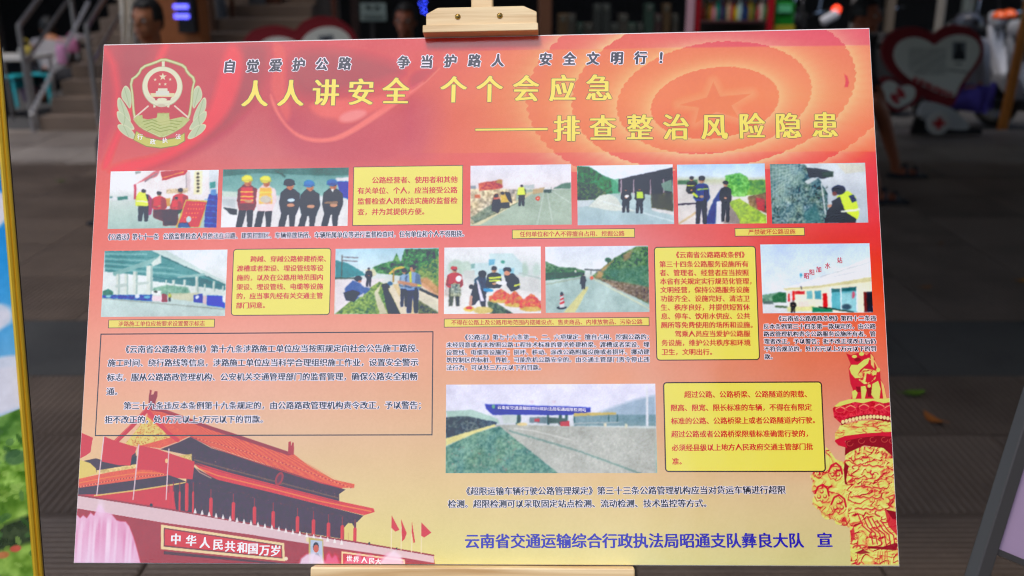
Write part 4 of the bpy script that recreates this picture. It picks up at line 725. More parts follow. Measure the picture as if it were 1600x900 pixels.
# ------------------------------------------------------------------ emblem
def emblem(c):
    c.C = bilin(c.X, c.Y); c.noise(3, 60, 4); silk(c); c.z(170, 80, 5.62)
    PG = (218,220,176); LG = (232,230,204); DG = (160,178,140)
    for sx in (1, -1):
        fx = lambda x: 478 + (x - 478) * sx if sx == 1 else 2 * 462 - x + 8
        q = lambda pts: [(fx(x), y) for x, y in pts]
        leaves = [[(195,350),(150,290),(115,340),(108,410),(150,460),(190,520),(205,430)], [(72,430),(90,400),(120,430),(180,540),(200,640),(140,590),(80,520)], [(66,520),(110,535),(190,610),(240,700),(160,680),(80,610)], [(68,655),(100,635),(180,660),(250,760),(215,780),(110,720)]]
        leaves = [smooth_loop(lf, 2) for lf in leaves]
        for lf in leaves: c.poly(q(lf), (222,224,190), 1, 1); c.poly([(x * .86 + fx(sum(p[0] for p in lf) / len(lf)) * .14, y * .86 + sum(p[1] for p in lf) / len(lf) * .14) for x, y in q(lf)], (200,210,180), 1, 1.2)
        for lf in leaves: m = (sum(p[0] for p in lf) / len(lf), sum(p[1] for p in lf) / len(lf)); n4 = len(lf); c.line([(fx(lf[n4 // 6][0]), lf[n4 // 6][1] + 12), (fx(m[0]), m[1]), (fx(lf[n4 * 2 // 3][0]), lf[n4 * 2 // 3][1] - 6)], .9, (168,184,150), .8)
    sh = [(478,55),(580,85),(675,120),(700,180),(770,240),(745,330),(738,450),(715,590),(660,665),(560,725),(465,768),(380,728),(280,680),(225,620),(205,520),(200,400),(178,250),(250,200),(285,128),(400,90)]
    ctr = (470, 400); sc = lambda k: [(ctr[0] + (x - ctr[0]) * k, ctr[1] + (y - ctr[1]) * k) for x, y in sh]; sh = smooth_loop(sh, 1)
    c.poly(sh, (168,170,120), 1, 1); c.poly(sc(.985), PG, 1, .8); c.poly(sc(.935), (176,178,128), 1, .8); c.poly(sc(.915), (208,62,84), 1, .8)
    c.poly([(466,90),(492,90),(492,150),(466,150)], LG)
    c.ell(471, 312, 178, 178, (196,196,168)); c.ell(471, 310, 172, 172, LG); c.ell(471, 305, 130, 130, (216,54,74)); 
    def star(cx, cy, r): c.poly([(cx + (r if k % 2 == 0 else r * .42) * math.sin(k * PI / 5), cy - (r if k % 2 == 0 else r * .42) * math.cos(k * PI / 5)) for k in range(10)], (236,226,196))
    star(475, 225, 36)
    for x, y in ((408,250),(540,248),(447,290),(497,290)): star(x, y, 16)
    c.poly([(432,326),(515,326),(520,368),(428,368)], (230,226,206)); c.poly([(365,368),(580,368),(572,402),(374,402)], (232,220,180)); c.poly([(415,350),(530,350),(535,390),(410,390)], (226,226,214))
    c.poly([(330,395),(400,420),(410,470),(540,470),(545,420),(612,395),(600,425),(560,440),(520,455),(420,455),(370,440),(345,430)], (226,222,200)); c.poly([(400,405),(470,418),(548,405),(540,432),(410,432)], (190,60,80)); c.ell(468, 425, 45, 14, LG)
    c.poly([(392,470),(412,482),(412,494),(392,496)], LG); c.poly([(535,468),(512,482),(512,492),(532,496)], LG); c.ell(462, 478, 36, 14, (214,200,180)); c.line([(345,484),(225,586)], 2.6, (236,214,200)); c.line([(580,482),(695,580)], 2.6, (236,214,200))
    hills = [(215,600),(250,565),(295,560),(300,590),(345,600),(420,585),(428,545),(530,545),(535,600),(600,585),(650,575),(690,590),(715,600),(655,660),(560,718),(465,752),(380,716),(285,670),(230,620)]
    c.poly(hills, (198,204,146), tex=9, ts=3)
    for k in range(9): c.poly([(430 + k * 12, 540), (436 + k * 12, 540), (436 + k * 12, 552), (430 + k * 12, 552)], (190,196,130))
    for y0 in (620, 645, 672, 700): c.line([(300 + (y0 - 620) * .5, y0), (380, y0 - 20), (450, y0 + 8), (540, y0 - 12), (640 - (y0 - 620) * .8, y0)], 1, (140,152,90), .8)
    c.poly([(425,600),(535,600),(540,640),(470,655),(430,640)], (206,206,150), .7, 2)
    c.poly([(240,700),(330,755),(460,780),(600,755),(668,715),(672,790),(600,832),(460,856),(330,840),(215,780)], (150,150,80)); c.poly([(245,706),(330,762),(460,788),(600,762),(664,722),(664,786),(600,825),(460,848),(330,832),(222,778)], (210,206,126))
p0, p1 = px2uv(176, 238), px2uv(332, 84)
ec = Canvas(p0[0], p0[1], p1[0], p1[1], .0005); emblem(ec)
ec.mesh('emblem', .00023, PRINT, board, label='gold shield emblem with wreath, wall and stars')

# ------------------------------------------------------------------ yellow panels, caption strips, frame line
INK = {k: film_mat('ink_' + k, v) for k, v in dict(yellow=(238, 224, 82), caption=(236, 214, 78), border=(74, 44, 30), black=(12, 8, 20), red=(214, 36, 22), red2=(206, 60, 20), navy=(6, 6, 34), pale=(250, 240, 248), slate=(8, 10, 34),
       gold=(246, 222, 62), olive=(96, 70, 10), violet=(36, 18, 170), white=(244, 238, 236), shadow=(70, 20, 36), skyred=(206, 60, 90)).items()}
def rrect(x0, y0, x1, y1, r, n=4):
    if r <= 0: return [(x0, y0), (x1, y0), (x1, y1), (x0, y1)]
    o = []
    for cx, cy, a in ((x1 - r, y0 + r, -90), (x1 - r, y1 - r, 0), (x0 + r, y1 - r, 90), (x0 + r, y0 + r, 180)):
        for k in range(n + 1): t = math.radians(a + 90 * k / n); o.append((cx + r * math.cos(t), cy + r * math.sin(t)))
    return o
def flat(pts, z, name, m, parent):
    k = Mesh(); vs = [k.bm.verts.new((x, y, z)) for x, y in pts]; k.bm.faces.new(vs)
    me = bpy.data.meshes.new(name); k.bm.to_mesh(me); k.bm.free(); me.materials.append(m); return link(name, me, parent)
def panel(name, c4, r, bw, label, fill='yellow'):
    x0, y0, x1, y1 = rect(c4)
    p = flat(rrect(x0 + bw, y0 + bw, x1 - bw, y1 - bw, max(0, r - bw)), .00025, name, INK[fill], board); p['label'] = label
    o = rrect(x0, y0, x1, y1, r); i = rrect(x0 + bw, y0 + bw, x1 - bw, y1 - bw, max(r - bw, 0)) if r > 0 else rrect(x0 + bw, y0 + bw, x1 - bw, y1 - bw, 0)
    k = Mesh(); a = [k.bm.verts.new((x, y, .00028)) for x, y in o]; b = [k.bm.verts.new((x, y, .00028)) for x, y in i]
    for j in range(len(o)): k.bm.faces.new((a[j], a[(j + 1) % len(o)], b[(j + 1) % len(o)], b[j]))
    me = bpy.data.meshes.new('border'); k.bm.to_mesh(me); k.bm.free(); me.materials.append(INK['border']); link('border', me, p)
    return p
Y1 = panel('text_panel', [(551.7,260),(723.4,258.6),(723.4,351.3),(551.3,352.4)], 0, .0008, 'square cornered yellow panel of red text in the top row')
Y2 = panel('text_panel', [(364.6,389),(517.3,387.6),(516.1,492.6),(360.9,493)], .004, .0009, 'rounded yellow panel beside the viaduct photograph')
Y3 = panel('text_panel', [(1021.9,385.4),(1181.1,384.5),(1187.2,562.8),(1025.1,563.3)], .004, .0011, 'tall rounded yellow panel of twelve red lines')
Y4 = panel('text_panel', [(1036.5,597),(1284.4,595.8),(1290.3,737.2),(1038.4,738)], .004, .0014, 'wide rounded yellow panel beside the toll station photograph')
C1 = panel('caption_strip', [(800,358.5),(992,357.2),(992,371.7),(800,373)], 0, .0007, 'yellow caption strip under the digging photograph', 'caption')
C2 = panel('caption_strip', [(1147.8,356.6),(1257.2,355.3),(1257.5,368.1),(1148.1,369.7)], 0, .0007, 'short yellow caption strip under the crash barrier photograph', 'caption')
C3 = panel('caption_strip', [(169.7,499.5),(335.7,498.4),(335.7,511.8),(169,512.6)], 0, .0007, 'yellow caption strip under the viaduct photograph', 'caption')
C4 = panel('caption_strip', [(693.6,497.5),(1014.4,496),(1014.8,509.5),(693.8,511.3)], 0, .0007, 'long yellow caption strip under the fruit stall photograph', 'caption')
x0, y0, x1, y1 = rect([(157.5,520.5),(676.6,518.4),(676.6,681.2),(148,680.5)])
k = Mesh(); o_ = rrect(x0, y0, x1, y1, 0); i_ = rrect(x0 + .0012, y0 + .0012, x1 - .0012, y1 - .0012, 0)
a = [k.bm.verts.new((x, y, .00027)) for x, y in o_]; b = [k.bm.verts.new((x, y, .00027)) for x, y in i_]
for j in range(4): k.bm.faces.new((a[j], a[(j + 1) % 4], b[(j + 1) % 4], b[j]))
me = bpy.data.meshes.new('frame_line'); k.bm.to_mesh(me); k.bm.free(); me.materials.append(INK['black']); link('frame_line', me, board)

# ------------------------------------------------------------------ lettering
_cu = bpy.data.curves.new('glyphs', 'FONT'); _co = bpy.data.objects.new('glyphs', _cu); COL.objects.link(_co)
_gc = {}
def glyphs(s, res=1):
    if (s, res) in _gc: return _gc[(s, res)]
    _cu.body = s; _cu.resolution_u = res; _cu.fill_mode = 'BOTH'
    dg = bpy.context.evaluated_depsgraph_get(); dg.update()
    me = bpy.data.meshes.new_from_object(_co.evaluated_get(dg)); me.calc_loop_triangles()
    v = np.zeros((len(me.vertices), 3)); me.vertices.foreach_get('co', v.ravel()) if 0 else None
    buf = np.zeros(len(me.vertices) * 3); me.vertices.foreach_get('co', buf); v = buf.reshape(-1, 3)
    t = np.zeros(len(me.loop_triangles) * 3, np.int32); me.loop_triangles.foreach_get('vertices', t); bpy.data.meshes.remove(me)
    _gc[(s, res)] = (v[:, :2].copy(), t.reshape(-1, 3)); return _gc[(s, res)]
def em(s): return sum(1.0 if ord(ch) > 255 else (.3 if ch == ' ' else .56) for ch in s)
class Letters:
    def __init__(s, z): s.v = []; s.t = []; s.n = 0; s.z = z; s.k = 0
    def add(s, xy, tri, dz=0.0):
        s.v.append(np.column_stack([xy, np.full(len(xy), s.z + s.k * 1.8e-6 + dz)])); s.t.append(tri + s.n); s.n += len(xy)
    def done(s, name, m, parent, label=None):
        v = np.concatenate(s.v); t = np.concatenate(s.t); me = bpy.data.meshes.new(name); me.from_pydata(v.tolist(), [], t.tolist()); me.materials.append(m)
        o = link(name, me, parent)
        if label: o['label'] = label
        return o
def line_xy(text, xa, ya, xb, yb, h, shear=0., res=1):
    """place a line so that its cells run from pixel (xa,ya) to (xb,yb) (middle height), h = cell height in pixels"""
    A = Vector(px2uv(xa, ya)); B = Vector(px2uv(xb, yb)); L = (B - A).length; d = (B - A) / L; n = Vector((-d.y, d.x))
    v, t = glyphs(text, res); sx = L / em(text); m = (xa + xb) / 2, (ya + yb) / 2
    hh = (Vector(px2uv(m[0], m[1] - h / 2)) - Vector(px2uv(m[0], m[1] + h / 2))).length
    x = v[:, 0] * sx; y = (v[:, 1] - .38) * hh; x = x + y * shear
    return np.column_stack([A.x + d.x * x + n.x * y, A.y + d.y * x + n.y * y]), t, sx, d, n
RING = [(math.cos(PI / 4 * k), math.sin(PI / 4 * k)) for k in range(8)]
def write(name, lines, ink, parent, z=.00030, bold=0., halo=0., haloink=None, boldy=None, shear=0., res=1, label=None):
    f = Letters(z + .00003); g = Letters(z)
    for (text, xa, ya, xb, yb, h) in lines:
        xy, t, sx, d, n = line_xy(text, xa, ya, xb, yb, h, shear, res)
        offs = [(0, 0)]
        if bold: by = bold * .35 if boldy is None else boldy; offs = [(-bold, 0), (bold, 0), (0, by), (0, -by)] if bold < .0339 or res == 1 else [(-bold, -by), (-bold / 2, by), (0, -by), (bold / 2, by), (bold, -by), (0, by)]
        for i, (ox, oy) in enumerate(offs):
            f.k = i; f.add(xy + np.array([d.x * ox * sx + n.x * oy * sx, d.y * ox * sx + n.y * oy * sx]), t)
        if halo:
            for i, (cx, cy) in enumerate(RING):
                g.k = i; ox = cx * (halo + bold); oy = cy * (halo + (bold * .35 if boldy is None else boldy)); g.add(xy + np.array([d.x * ox * sx + n.x * oy * sx, d.y * ox * sx + n.y * oy * sx]), t)
    o = f.done(name, INK[ink], parent, label)
    if halo: g.done('lettering_outline', INK[haloink], parent)
    return o
def zl(Z, rows, h, adv):
    """rows: (text, x0, y0, y1) in zoomed measure; adv = cell width there"""
    out = []
    for r in rows:
        tx, x, ya, yb = r[:4]; a = r[4] if len(r) > 4 else adv; xe = x + em(tx) * a
        out.append((tx, x / Z[2] + Z[0], ya / Z[2] + Z[1], xe / Z[2] + Z[0], yb / Z[2] + Z[1], h / Z[2]))
    return out
def singles(items, w_, h): return [(ch, x - w_ / 2, y, x + w_ / 2, y, h) for ch, x, y in items]
for ph in ([('自',359,103.5),('觉',395,103),('爱',431,102),('护',467,101),('公',503,100),('路',539,99)], [('争',631,97),('当',667,96.5),('护',704,95.3),('路',741.5,94.5),('人',778,94.3)],
           [('安',852.5,92.3),('全',890,91.8),('文',926.5,91.3),('明',964,90.6),('行',1001,90.3),('！',1038,90)]):
    write('lettering', singles(ph, 20, 21), 'slate', board, bold=.05, boldy=.03, halo=.06, haloink='pale', shear=.06, res=3, label='dark slate brush slogan with pale outline, the words ' + ''.join(c[0] for c in ph))
for ph in ([('人',398.6,146),('人',454.4,145.3),('讲',509.3,144.5),('安',564.4,143.5),('全',618.6,142.2)], [('个',708.8,139.7),('个',765,139),('会',821.9,138),('应',879,137.5),('急',936,137)]):
    write('lettering', singles(ph, 42, 44), 'gold', board, bold=.036, boldy=.006, halo=.022, haloink='olive', res=4, label='yellow headline words ' + ''.join(c[0] for c in ph))
write('lettering', singles([('排',885.6,200.6),('查',941.9,199.7),('整',999.7,198.8),('治',1056.4,198.3),('风',1116,197.6),('险',1174.3,196.7),('隐',1231.3,196.1),('患',1288.8,195.3)], 42, 43), 'gold', board, bold=.034, boldy=.006, halo=.022, haloink='olive', res=4, label='second line of the yellow headline')
def quad(p4, z, name, m, parent): return flat([px2uv(*p) for p in p4], z, name, m, parent)
quad([(742,200.6),(856.3,199.4),(856.3,204),(742,205.1)], .00030, 'headline_dash_outline', INK['olive'], board); quad([(742.8,201.3),(855.6,200.1),(855.6,203.3),(742.8,204.4)], .00033, 'headline_dash', INK['gold'], board)
Z5, Z7, Z10, ZM, ZL, Z11, ZB = (540, 250, 4.444), (150, 370, 4.324), (1170, 370, 4.2875), (690, 500, 4.571), (140, 510, 2.857), (680, 590, 2.581), (480, 740, 1.860)
ZY = (1020, 370, 4.283)
write('lettering', [('《公路法》第七十一条', 165, 370.5, 248.5, 369.6, 10.5)], 'navy', board, bold=.034, halo=.085, haloink='pale', label='navy words opening the line under the first photograph')
write('lettering', [('公路监督检查人员依法在公路、建筑控制区、车辆停放场所、车辆所属单位等进行监督检查时，任何单位和个人不得阻挠。', 255, 369.4, 731, 365, 10.5)], 'navy', board, bold=.034, halo=.085, haloink='pale', label='navy line under the first two photographs')
write('lettering', zl(Z5, [('公路经营者、使用者和其他', 183, 141, 135), ('有关单位、个人，应当接受公路', 82, 214, 208), ('监督检查人员依法实施的监督检', 82, 287, 281), ('查，并为其提供方便。', 82, 361, 357)], 49, 49.7), 'red', Y1, bold=.034)
write('lettering', zl(Z7, [('跨越、穿越公路修建桥梁、', 1043, 151, 148), ('渡槽或者架设、埋设管线等设', 952, 214, 211), ('施的，以及在公路用地范围内', 951, 277, 273), ('架设、埋设管线、电缆等设施', 950, 339, 335), ('的，应当事先经有关交通主管', 948, 401, 397), ('部门同意。', 946, 464, 462)], 45, 45.1), 'red', Y2, bold=.034)
write('lettering', zl(ZY, [('《云南省公路路政条例》', 132, 121, 120), ('第三十四条公路服务设施所有', 43, 184, 182), ('者、管理者、经营者应当按照', 45, 241, 240), ('本省有关规定实行规范化管理，', 47, 299, 297), ('文明经营，保持公路服务设施', 49, 356, 354), ('功能齐全、设施完好、清洁卫', 51, 414, 413), ('生、秩序良好，并提供短暂休', 52, 473, 471), ('息、停车、饮用水供应、公共', 54, 532, 530), ('厕所等免费使用的场所和设施。', 54, 591, 589), ('驾乘人员应当爱护公路服', 147, 650, 648), ('务设施，维护公共秩序和环境', 57, 710, 708), ('卫生，文明出行。', 58, 771, 770)], 46, 46.0), 'red', Y3, bold=.034)
write('lettering', zl(Z11, [('超过公路、公路桥梁、公路隧道的限载、', 1004, 68, 66), ('限高、限宽、限长标准的车辆，不得在有限定', 949, 122, 119), ('标准的公路、公路桥梁上或者公路隧道内行驶。', 951, 175, 171), ('超过公路或者公路桥梁限载标准确需行驶的，', 952, 228, 225), ('必须经县级以上地方人民政府交通主管部门批', 954, 283, 278), ('准。', 955, 338, 337)], 29.5, 28.5), 'red', Y4, bold=.034)
write('lettering', [('任何单位和个人不得擅自占用、挖掘公路', 812, 366, 976, 364.8, 9)], 'red2', C1, bold=.022)
write('lettering', [('严禁破坏公路设施', 1169, 362.6, 1243, 361.8, 9)], 'red2', C2, bold=.022)
write('lettering', [('涉路施工单位应按要求设置警示标志', 185, 506, 320.5, 505.2, 8.8)], 'red2', C3, bold=.022)
write('lettering', [('不得在公路上及公路用地范围内摆摊设点、售卖商品、内堆放物品、污染公路', 705, 504, 1004, 502.8, 8.8)], 'red2', C4, bold=.022)
write('lettering', zl(Z10, [('《云南省公路路政条例》第四十二条违', 180, 548, 545), ('反本条例第三十四条第一款规定的，由公路', 97, 601, 599), ('路政管理机构责令公路服务设施所有者、管', 98, 651, 650), ('理者改正，予以警告；拒不改正或改正后仍', 101, 700, 699), ('不符合规范的，处1万元以上5万元以下的罚', 102, 751, 749), ('款。', 104, 803, 803)], 39, 39.6), 'navy', board, bold=.034, halo=.085, haloink='pale', label='navy paragraph under the cream building photograph')
write('lettering', zl(ZM, [('《公路法》第七十六条第一、二、六项规定：擅自占用、挖掘公路的；', 145, 123, 120), ('未经同意或者未按照公路工程技术标准的要求修建桥梁、渡槽或者架设、埋', 33, 178, 175), ('设管线、电缆等设施的；损坏、移动、涂改公路附属设施或者损坏、挪动建', 33, 232, 227), ('筑控制区的标桩、界桩，可能危机公路安全的。由交通主管部门责令停止违', 34, 286, 281), ('法行为，可以处三万元以下的罚款。', 34, 340, 338)], 42, 44.0), 'navy', board, bold=.034, halo=.085, haloink='pale', label='small navy paragraph above the toll station photograph')
write('lettering', zl(ZL, [('《云南省公路路政条例》第十九条涉路施工单位应当按照规定向社会公告施工路段、', 143, 102, 97), ('施工时间、绕行路线等信息，涉路施工单位应当科学合理组织施工作业，设置安全警示', 82, 163, 160), ('标志，服从公路路政管理机构、公安机关交通管理部门的监督管理，确保公路安全和畅', 78, 227, 223), ('通。', 75, 290, 290), ('第三十九条违反本条例第十九条规定的，由公路路政管理机构责令改正，予以警告；', 152, 354, 351), ('拒不改正的，处1万元以上3万元以下的罚款。', 68, 416, 414)], 36.5, 36.5), 'navy', board, bold=.032, halo=.065, haloink='pale', label='navy paragraph inside the thin black frame line')
write('lettering', zl(ZB, [('《超限运输车辆行驶公路管理规定》第三十三条公路管理机构应当对货运车辆进行超限', 450, 51, 47), ('检测。超限检测可以采取固定站点检测、流动检测、技术监控等方式。', 409, 88, 86)], 25, 24.75), 'black', board, bold=.032, halo=.05, haloink='pale', label='black two line paragraph below the toll station photograph')
write('lettering', [('云南省交通运输综合行政执法局昭通支队彝良大队', 726, 845.3, 1256, 844, 24.5)], 'violet', board, bold=.034, boldy=.012, res=3, label='large violet footer line')
write('lettering', [('宣', 1276, 843.6, 1301, 843.5, 24.5)], 'violet', board, bold=.034, boldy=.012, res=3, label='single violet character at the end of the footer')
write('lettering', singles([('中',275,842),('华',298.8,844.6),('人',320.3,847.8),('民',341,850.6),('共',359.7,853.4),('和',379,855.3),('国',395.5,857),('万',413.5,859.4),('岁',431,860.4)], 17, 18), 'white', board, bold=.04, res=2, halo=.0, label='white slogan on the printed red wall sign')
write('lettering', singles([('世',546,872.6),('界',556.6,874),('人',569.3,875),('民',581,876.2),('大',591,877.4)], 9.5, 10), 'white', board, bold=.04, label='white characters on the second printed wall sign')
write('lettering', singles([('行',219,214),('政',239,221.5),('执',258,219.5),('法',278.5,213.5)], 9, 9), 'white', board, bold=.02, label='white characters on the emblem ribbon')
write('lettering', singles([('昭',1260,431),('阳',1268.5,425.5),('加',1279.3,421),('水',1293,415.3),('站',1312,406.8)], 8.5, 10), 'skyred', board, bold=.035, label='rooftop characters in the cream building photograph')
_s = '云南省交通运输综合行政执法局昭通超限检测站'
write('lettering', [(_s, 777, 636.5, 916, 640.5, 6)], 'pale', board, bold=.01, label='pale characters on the printed blue canopy')
bpy.data.objects.remove(_co)
# ------------------------------------------------------------------ wooden easel that carries the board
WOOD = bpy.data.materials.new('pine'); WOOD.use_nodes = True
def _wood(m, c1, c2, rough):
    n = m.node_tree.nodes; l = m.node_tree.links; b = n['Principled BSDF']; b.inputs['Roughness'].default_value = rough
    tc = n.new('ShaderNodeTexCoord'); mp = n.new('ShaderNodeMapping'); mp.inputs['Scale'].default_value = (3, 45, 45)
    no = n.new('ShaderNodeTexNoise'); no.inputs['Scale'].default_value = 1.6; no.inputs['Detail'].default_value = 5; no.inputs['Distortion'].default_value = .6
    no2 = n.new('ShaderNodeTexNoise'); no2.inputs['Scale'].default_value = 8
    cr = n.new('ShaderNodeValToRGB'); cr.color_ramp.elements[0].color = tuple(float(x) for x in lin(c1)) + (1,); cr.color_ramp.elements[1].color = tuple(float(x) for x in lin(c2)) + (1,)
    cr.color_ramp.elements[0].position = .3; cr.color_ramp.elements[1].position = .62
    l.new(tc.outputs['Object'], mp.inputs[0]); l.new(mp.outputs[0], no.inputs['Vector']); l.new(no.outputs['Fac'], cr.inputs[0]); l.new(cr.outputs[0], b.inputs['Base Color'])
    bu = n.new('ShaderNodeBump'); bu.inputs['Strength'].default_value = .15; bu.inputs['Distance'].default_value = .002; l.new(no.outputs['Fac'], bu.inputs['Height']); l.new(bu.outputs[0], b.inputs['Normal'])
_wood(WOOD, (190, 150, 98), (234, 208, 162), .5)
BRASS = mat('brass_screw', (196, 160, 84), .3, 1.0)
easel = thing('wooden_easel', 'light pine easel with a screwed top clip and ledge holding the red poster board', 'easel', mw=MB_)
uc = px2uv(752, 57)[0]
T0 = BH
k = Mesh(); k.prism([(uc - .0635, T0 + .0088), (uc - .0635, T0 + .0235), (uc - .050, T0 + .031), (uc + .050, T0 + .031), (uc + .0655, T0 + .0235), (uc + .0655, T0 + .0088)], -.004, .0125); 
bmesh.ops.bevel(k.bm, geom=k.bm.edges[:], offset=.0008, segments=1, affect='EDGES'); k.done('clip_plate', WOOD, easel)
k = Mesh(); k.box((uc, T0 + .0042, .0072), (.134, .0092, .0172), None, .0009); k.done('clip_lip', WOOD, easel)
for px in (717, 782):
    u, v = px2uv(px, 22.5); k = Mesh(); k.lathe([(.0034, 0), (.0034, .0006), (.0026, .0016), (.0012, .0021), (0, .0022)], (u, T0 + .0193, .0126), 18); s_ = k.done('screw', BRASS, easel, True)
    k = Mesh(); k.box((u, T0 + .0193, .0149), (.0032, .0007, .0006), Euler((0, 0, .5))); k.box((u, T0 + .0193, .0149), (.0007, .0032, .0006), Euler((0, 0, .5))); k.done('screw_slot', mat('slot', (50, 36, 20), .7), s_)
Mesh().box((uc, .36, -.018), (.026, .86, .018), None, .002).done('mast', WOOD, easel)
ul, ur = px2uv(491, 884)[0], px2uv(990, 884)[0]
Mesh().box(((ul + ur) / 2, -.0212, .000), (ur - ul, .0405, .034), None, .0015).done('ledge', WOOD, easel)
def to_ground(u, v0, dn, z0=-.035):            # where a leg leaving (u,v0) along the board's plane meets the pavement
    a = MB_ @ Vector((u, v0, z0)); d = (MB_.to_3x3() @ Vector(dn)).normalized(); t = a.z / -d.z; b = a + d * t; i = MB_.inverted(); return i @ a, i @ b
for sx in (-1, 1):
    a, b = to_ground(uc + sx * .02, .5, (sx * .17, -1, 0)); Mesh().tube([a, b], .012, 8).done('leg', WOOD, easel)
wa = MB_ @ Vector((uc, .66, -.03)); wb = Vector((wa.x, wa.y + .42, 0)); i_ = MB_.inverted(); Mesh().tube([i_ @ wa, i_ @ wb], .012, 8).done('rear_leg', WOOD, easel)
Mesh().tube([(uc, -.02, .012), (uc, -.02, .036)], [.009, .011], 14).done('wing_bolt', mat('bolt', (150, 90, 50), .4, .8), easel)

# ------------------------------------------------------------------ gold framed landscape at the left edge
pb, pt = P(69.5, 905, 1.02), P(0.5, 60, 1.22)
e = (pt - pb).normalized(); wdir = Vector((-.93, -.36, 0)); wdir = (wdir - e * wdir.dot(e)).normalized(); nrm = (-wdir).cross(e).normalized()
FW, FH = .62, (pt - pb).length * 1.16
base = pb - e * .05
ML = Matrix((-wdir, e, nrm)).transposed().to_4x4(); ML.translation = base + wdir * FW
pic = thing('framed_landscape', 'gold framed glossy picture of blue sky over green hills at the left edge', 'framed picture', mw=ML)
GOLD = mat('gold_frame', (232, 186, 50), .33, .55, bump=.05, bscale=40)
def moulding(a, b, inn, name):                  # stepped gold profile between two mitred corners
    a, b, inn = Vector(a), Vector(b), Vector(inn); d = (b - a).normalized(); prof = [(x * .68, z * .55) for x, z in [(0, 0), (0, .010), (.0018, .0125), (.0045, .0135), (.0060, .0115), (.0085, .0150), (.0120, .0158), (.0145, .0130), (.0165, .0075), (.0165, 0)]]
    k = Mesh(); r0 = [k.bm.verts.new(a + inn * x + d * x + Vector((0, 0, z))) for x, z in prof]; r1 = [k.bm.verts.new(b + inn * x - d * x + Vector((0, 0, z))) for x, z in prof]
    for j in range(len(prof)): k.bm.faces.new((r0[j], r0[(j + 1) % len(prof)], r1[(j + 1) % len(prof)], r1[j]))
    k.bm.faces.new(r0[::-1]); k.bm.faces.new(r1); return k.done(name, GOLD, pic)
moulding((FW, 0, 0), (FW, FH, 0), (-1, 0, 0), 'frame_side'); moulding((0, FH, 0), (0, 0, 0), (1, 0, 0), 'frame_side'); moulding((FW, FH, 0), (0, FH, 0), (0, -1, 0), 'frame_top'); moulding((0, 0, 0), (FW, 0, 0), (0, 1, 0), 'frame_bottom')
Mesh().box((FW / 2, FH / 2, -.004), (FW, FH, .008)).done('backing', mat('black_backing', (24, 20, 22), .6), pic)
lc = Canvas(.009, .009, FW - .009, FH - .009, .0016, board=False); hh = FH
lc.T = (0, -hh * 1000, .001)
lc.grad([(0, (20, 90, 196)), (hh * .22, (20, 120, 226)), (hh * .42, (40, 160, 236)), (hh * .60, (120, 190, 236)), (hh * .68, (186, 206, 230)), (hh, (90, 130, 60))])
for cx, cy, rx, ry in ((.56, .30, .03, .016), (.585, .345, .025, .02), (.57, .515, .03, .016), (.50, .46, .05, .02), (.42, .36, .06, .03), (.25, .3, .1, .03), (.3, .55, .12, .03), (.55, .62, .08, .03), (.60, .245, .03, .015), (.1, .42, .08, .03)):
    for j in range(6): lc.ell(cx + rx * .7 * math.cos(j * 1.3), cy * hh + ry * .5 * math.sin(j * 2.1), rx * .6, ry * .7, (232, 232, 244), .9, 5)
lc.poly([(0, hh * .60), (.2, hh * .66), (.4, hh * .70), (.5, hh * .705), (.56, hh * .68), (.62, hh * .655), (.62, hh), (0, hh)], (104, 150, 56), 1, 2, tex=34, ts=16)
lc.poly([(.3, hh * .74), (.5, hh * .72), (.62, hh * .70), (.62, hh * .78), (.5, hh * .80)], (120, 168, 64), .8, 5, tex=40, ts=9)
lc.poly([(.3, hh * .82), (.48, hh * .855), (.56, hh * .845), (.62, hh * .825), (.62, hh * .87), (.45, hh * .90), (.3, hh * .86)], (40, 52, 40), .85, 6, tex=20, ts=12)
lc.specks([(.35, hh * .70), (.62, hh * .68), (.62, hh * .99), (.35, hh * .99)], 170, (62, 104, 44), 5, .7, 3); lc.specks([(.35, hh * .72), (.62, hh * .70), (.62, hh * .99), (.35, hh * .99)], 150, (150, 186, 84), 4, .6, 4)
lc.ell(.578, hh * .885, .007, .004, (206, 104, 70), .8, 2); lc.ell(.592, hh * .878, .006, .004, (206, 96, 76), 1, 1.5); lc.ell(.60, hh * .735, .012, .009, (70, 110, 70), .8, 3)
lc.noise(8, 6, 3, 3)
lc.mesh('picture_print', .0012, PRINT, pic, deveil=False)
# thin black stand behind it
for u in (.1, .3):
    a = ML @ Vector((u, FH * .9, -.012)); b = Vector((a.x - .35, a.y + .25, 0)); i = ML.inverted(); Mesh().tube([i @ a, i @ b], .008, 8).done('stand_leg', mat('black_metal', (26, 26, 28), .4, .6), pic)
    a = ML @ Vector((u, 0, -.006)); d = -e; t = a.z / -d.z; Mesh().tube([i @ a, i @ (a + d * t)], .008, 8).done('stand_leg', MATS['black_metal'], pic)

